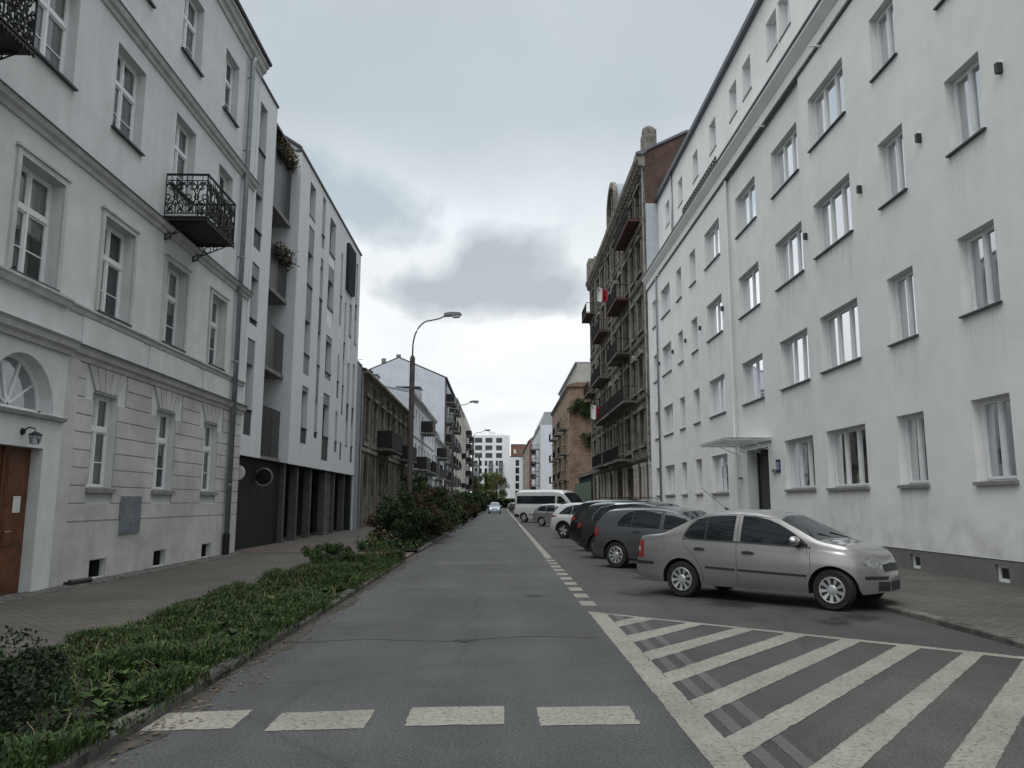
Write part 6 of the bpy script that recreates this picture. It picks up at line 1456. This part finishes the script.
specs = [(-3.3, 26.8, .9, 1.2, 1.7, [leafy, leafd, leafd], 'green shrub at the foot of the nearest street lamp'), (-3.9, 28.6, .8, 1.2, 1.3, [leafr, leafd], 'brownish shrub left behind the nearest street lamp'), (-3.1, 30.2, 1.0, 1.5, 1.7, [leafr, leafr, leafd], 'large russet shrub right of the nearest street lamp'),
 (-3.6, 32.0, 1.0, 1.5, 2.5, [leafy, leafd], 'tall green shrub right behind the nearest street lamp'), (-3.1, 34.0, 1.0, 1.6, 2.0, [leafr, leafd, leafr], 'tall russet shrub beyond the nearest street lamp'), (-3.0, 37.0, 1.0, 1.8, 2.0, [leafr, leafd], 'dark red shrub midway between the first and second lamps'), (-3.2, 40.8, 1.0, 1.9, 1.6, [leafd, leafy], 'dark green round shrub after the red ones'),
 (-3.1, 46.5, 1.0, 2.4, 1.5, [leafd, leafy], 'green shrub before the second lamp'), (-3.0, 52.5, 1.0, 2.8, 1.7, [leafd, leafr], 'mixed shrub just before the second lamp'), (-3.0, 60, 1.1, 3.5, 2.2, [leafd, leafy], 'taller green shrub behind the second lamp'), (-3.0, 69, 1.1, 4.0, 1.8, [leafd, leafr], 'long dark shrub between second and third lamps'), (-3.0, 80, 1.1, 5.0, 2.2, [leafd], 'dark shrub before the third lamp'), (-3.1, 94, 1.1, 6, 2.3, [leafd, leafy], 'green shrub beyond the third lamp'), (-3.1, 110, 1.2, 7, 2.4, [leafd], 'dark shrub near the farthest lamp'), (-3.2, 128, 1.2, 8, 2.6, [leafd, leafy], 'last green shrub of the planting strip')]
for k, (x_, y_, rx_, ry_, h_, ms_, lab) in enumerate(specs):
    f_ = max(.25, min(1, 30 / y_)); shrub('shrub', lab, x_, y_, rx_, ry_, h_, int(8500 * f_ + 900), .075 + .0022 * max(0, y_ - 25), ms_, seed=10 + k, group=GR, clumps=34)
# tall yellowing weeds at the far end of the near strip
shrub('shrub', 'spindly yellow green weeds at the end of the near grass strip', -3.1, 20.2, .5, .6, .8, 900, .05, [leafy, dry], seed=44, clumps=22)
# ground cover of the near strip
rr_ = random.Random(9); b = MB()
from mathutils import noise
def dens(x, y): return min(1, max(0, .66 + .95 * noise.noise(Vector((x * 1.1, y * .8, 3))) + .45 * noise.noise(Vector((x * 3.2, y * 3.0, 9)))))

ntuft = 0
for k in range(75000):
    y_ = 2.5 + 18.3 * rr_.random() ** 1.35; x_ = rr_.uniform(-4.42, -2.47); dd_ = dens(x_, y_)
    edge = min((x_ + 4.5) * 3, 1)
    if rr_.random() > .12 + 1.05 * dd_: continue
    inner = x_ < -3.7
    m_ = rr_.choices((0, 1, 2), weights=((3, 3, 3.2 * (1.2 - dd_)) if inner else (6, 4, 1.2 * (1.1 - dd_))))[0]; z0_ = soil_z(x_, y_); hh = (.02 + .125 * dd_ ** 1.8) * (1.0 if y_ < 14 else 1.4)
    if rr_.random() < .5:
        for q in range(3): # broad leaves
            leaf(b, (x_ + rr_.gauss(0, .04), y_ + rr_.gauss(0, .04), z0_ + rr_.uniform(.0, hh)), rr_.uniform(.018, .05), rr_, 0 if m_ == 2 else m_, .5)
    else:
        for q in range(5): # blades
            a = rr_.uniform(0, 6.283); t_ = rr_.uniform(.3, 1); L_ = hh * rr_.uniform(.8, 1.9); px_, py_ = x_ + rr_.gauss(0, .03), y_ + rr_.gauss(0, .03)
            d = Vector((math.cos(a) * .5 * t_, math.sin(a) * .5 * t_, 1)); w = Vector((-math.sin(a), math.cos(a), 0)) * .0035; p0 = Vector((px_, py_, z0_)); p1 = p0 + d * L_ * .6; p2 = p1 + Vector((d.x, d.y, .25)) * L_ * .5
            i = len(b.v); b.v += [tuple(p0 - w), tuple(p0 + w), tuple(p1 + w * .8), tuple(p1 - w * .8), tuple(p2)]; b.f += [(i, i + 1, i + 2, i + 3), (i + 3, i + 2, i + 4)]; b.m += [m_, m_]
for k in range(150):   # broad leaved rosettes, mostly near the kerb
    y_ = 3 + 17 * rr_.random() ** 1.3; x_ = -2.6 - abs(rr_.gauss(0, .55)); z0_ = soil_z(x_, y_); n_ = rr_.randint(7, 14); sz_ = rr_.uniform(.06, .15); m_ = rr_.choice((0, 0, 1))
    if x_ < -4.3: continue
    for q in range(n_):
        a = q * 2.4 + rr_.random() * .4; e = rr_.uniform(.15, .9); d = Vector((math.cos(a) * math.cos(e), math.sin(a) * math.cos(e), math.sin(e))); w = Vector((-math.sin(a), math.cos(a), 0)) * sz_ * .24; p0 = Vector((x_, y_, z0_ + .04)); p1 = p0 + d * sz_ * .55; p2 = p0 + d * sz_ + Vector((0, 0, -.02))
        i = len(b.v); b.v += [tuple(p0), tuple(p1 + w), tuple(p2), tuple(p1 - w), tuple(p1 - Vector((0, 0, .006)))]; b.f += [(i, i + 1, i + 4), (i + 1, i + 2, i + 4), (i + 2, i + 3, i + 4), (i + 3, i, i + 4)]; b.m += [m_] * 4
for k in range(900):   # long arching blades
    y_ = 3 + 17.5 * rr_.random(); x_ = rr_.uniform(-4.4, -2.5); z0_ = soil_z(x_, y_); a = rr_.uniform(0, 6.28); L_ = rr_.uniform(.15, .34); w = Vector((-math.sin(a), math.cos(a), 0)) * .0035; d = Vector((math.cos(a), math.sin(a), 0)); m_ = rr_.choice((0, 1, 2, 2))
    pp = [Vector((x_, y_, z0_)) + d * L_ * (.5 * t * t) + Vector((0, 0, L_ * (t - .35 * t * t))) for t in (0, .35, .7, 1)]
    i = len(b.v)
    for p_ in pp: b.v += [tuple(p_ - w), tuple(p_ + w)]
    for q in range(3): b.f.append((i + 2 * q, i + 2 * q + 1, i + 2 * q + 3, i + 2 * q + 2)); b.m.append(m_)
o = b.obj('grass', [leafy, leafd, dry]); tag(o, 'rough grass and weeds covering the planting strip', 'grass', kind='stuff')
b = MB()
for k in range(6000):
    y_ = 24.6 + 60 * rr_.random() ** 1.6; x_ = rr_.uniform(-4.4, -2.6)
    leaf(b, (x_, y_, .06 + rr_.uniform(0, .22)), rr_.uniform(.08, .16), rr_, rr_.choice((0, 1, 1)), .5)
o = b.obj('undergrowth', [leafy, leafd]); tag(o, 'low undergrowth below the shrubs of the far planting strip', 'undergrowth', kind='stuff')
# fallen leaves and twigs in the gutter
b = MB()
for k in range(420):
    y_ = 3 + 17 * rr_.random(); x_ = KL + abs(rr_.gauss(0, .16)) + .02; s_ = rr_.uniform(.012, .035); a = rr_.uniform(0, 6.28)
    c_, n_ = math.cos(a) * s_, math.sin(a) * s_; zz = .008 + rr_.uniform(0, .01)
    b.face([(x_ - c_, y_ - n_, zz), (x_ + n_ * .5, y_ - c_ * .5, zz + .006), (x_ + c_, y_ + n_, zz), (x_ - n_ * .5, y_ + c_ * .5, zz + .004)], k % 2)
o = b.obj('leaf_litter', [mat('fallen_leaf', (.16, .10, .05), .9, .4, 9, island=.4), dry]); tag(o, 'fallen leaves and twigs in the gutter along the left kerb', 'leaf litter', kind='stuff')
# vines on the brick gable
def vine(x0, x1, z0, z1, y, n, seed, label):
    rr_ = random.Random(seed); r = thing('wall_vine', label, 'vine', ((x0 + x1) / 2, y, z0)); b = MB()
    cl = [(rr_.uniform(x0, x1), rr_.uniform(z0, z1), rr_.uniform(.3, .8)) for _ in range(12)]
    for i in range(n):
        c_ = cl[i % 12]; a = rr_.uniform(0, 6.28); q = rr_.random() ** .5 * c_[2]
        leaf(b, (c_[0] + q * math.cos(a) - (x0 + x1) / 2, -rr_.uniform(.0, .5), c_[1] + q * .7 * math.sin(a) - z0 - rr_.random() * .3), .26, rr_, rr_.randrange(2), -.3)
    b.obj('foliage', [leafd, leafy], r); t = MB(); t.tube([(x1 - (x0 + x1) / 2, -.1, -1.5), (0, -.15, (z1 - z0) * .4), (x0 - (x0 + x1) / 2, -.1, (z1 - z0) * .8)], .05, 5); t.obj('stem', twig, r)
vine(9.9, 13.2, 13.4, 15.3, 106.8, 2600, 5, 'upper dark green vine on the bare brick gable'); vine(11.3, 13.6, 9.6, 10.9, 106.8, 1500, 6, 'lower dark green vine on the bare brick gable')
# plants in the upper balconies of the modern building
def box_plant(x, y0, y1, z, n, label, seed, ms_):
    rr_ = random.Random(seed); r = thing('balcony_plant', label, 'plant', (x, (y0 + y1) / 2, z)); b = MB()
    for i in range(n):
        t = rr_.random(); leaf(b, (rr_.gauss(0.05, .13), (t - .5) * (y1 - y0), rr_.gauss(.0, .16) - .1 * rr_.random()), .11, rr_, rr_.randrange(len(ms_)), -.2)
    b.obj('foliage', ms_, r); q = MB(); q.box(-.12, .08, -(y1 - y0) / 2, (y1 - y0) / 2, -.22, -.03); q.obj('planter', plastic, r)
box_plant(-8.25, 27.6, 29.5, 14.65, 700, 'dry trailing plants over the top balcony of the modern building', 7, [dry, leafd, leafr]); box_plant(-8.25, 27.9, 29.5, 10.75, 600, 'brown trailing plants on the second highest balcony of the modern building', 8, [leafr, dry, leafd])
# autumn trees at the end of the street
def tree(x, y, h, r_, seed, label, ms_):
    rr_ = random.Random(seed); rt = thing('street_tree', label, 'tree', (x, y, 0), 0, 'autumn trees at the end of the street'); t = MB()
    t.tube([(0, 0, 0), (.1, 0, h * .3), (0, .1, h * .6), (.1, 0, h * .9)], [.16, .13, .09, .03], 8)
    b = MB(); cl = []
    for k in range(30):
        a = rr_.uniform(0, 6.28); q = rr_.random() ** .5; z = rr_.uniform(.22, 1.0); w = math.sin(math.pi * min(1, max(.1, (z - .12) / .9))) ** .6
        c_ = Vector((r_ * q * w * math.cos(a), r_ * q * w * math.sin(a), h * z)); cl.append(c_)
        if k % 2 == 0: t.tube([(0, 0, h * z * .55), tuple(c_ * .6 + Vector((0, 0, h * z * .35))), tuple(c_)], [.05, .03, .01], 5)
    for i in range(5200):
        c_ = cl[i % 30]; v = Vector((rr_.gauss(0, 1), rr_.gauss(0, 1), rr_.gauss(0, .8))).normalized() * rr_.random() ** .5 * r_ * .42; leaf(b, c_ + v, .34, rr_, rr_.randrange(len(ms_)), 0)
    b.obj('crown', ms_, rt); t.obj('trunk', twig, rt, smooth=True)
tree(-4.0, 205, 8.6, 2.5, 1, 'left one of the two autumn trees closing the street', [leafa, leafy]); tree(-.9, 208, 8.8, 2.6, 2, 'right one of the two autumn trees closing the street', [leafa, leafa, leafy]); 
tree(-8.2, 206, 8, 2.6, 5, 'greener tree left of the autumn trees', [leafd, leafy])
hd = thing('hedge', 'dark clipped hedge closing the carriageway at the far end', 'hedge', (0, 212, 0)); b = MB()
for i in range(7000): leaf(b, (rr_.uniform(-9, 7.5), rr_.uniform(-1, 1), rr_.uniform(0, 2.3)), .4, rr_, rr_.randrange(2))
b.obj('foliage', [leafd, leafy], hd)
# drain grate by the pale house
dg = thing('downspout_shoe', 'small dark pipe end lying at the foot of the pale wall', 'pipe', (-7.72, 14.95, .03), R(75)); b = MB(); b.tube([(-.25, 0, .05), (.25, 0, .06)], .05, 10); b.box(-.3, -.2, -.09, .09, 0, .06); b.obj('pipe', plastic, dg)
# strip of small setts along the pale house
b = MB(); rr_ = random.Random(3)
y_ = 12.2
while y_ < 24:
    x_ = -7.93
    while x_ < -7.5:
        s_ = rr_.uniform(.075, .1); b.box(x_, x_ + s_ - .012, y_, y_ + .085, 0, .036 + rr_.uniform(0, .012)); x_ += s_
    y_ += .1
o = b.obj('sett_strip', mat('granite_setts', (.15, .145, .135), .9, .3, 20, .4, 60, island=.4)); tag(o, kind='structure')
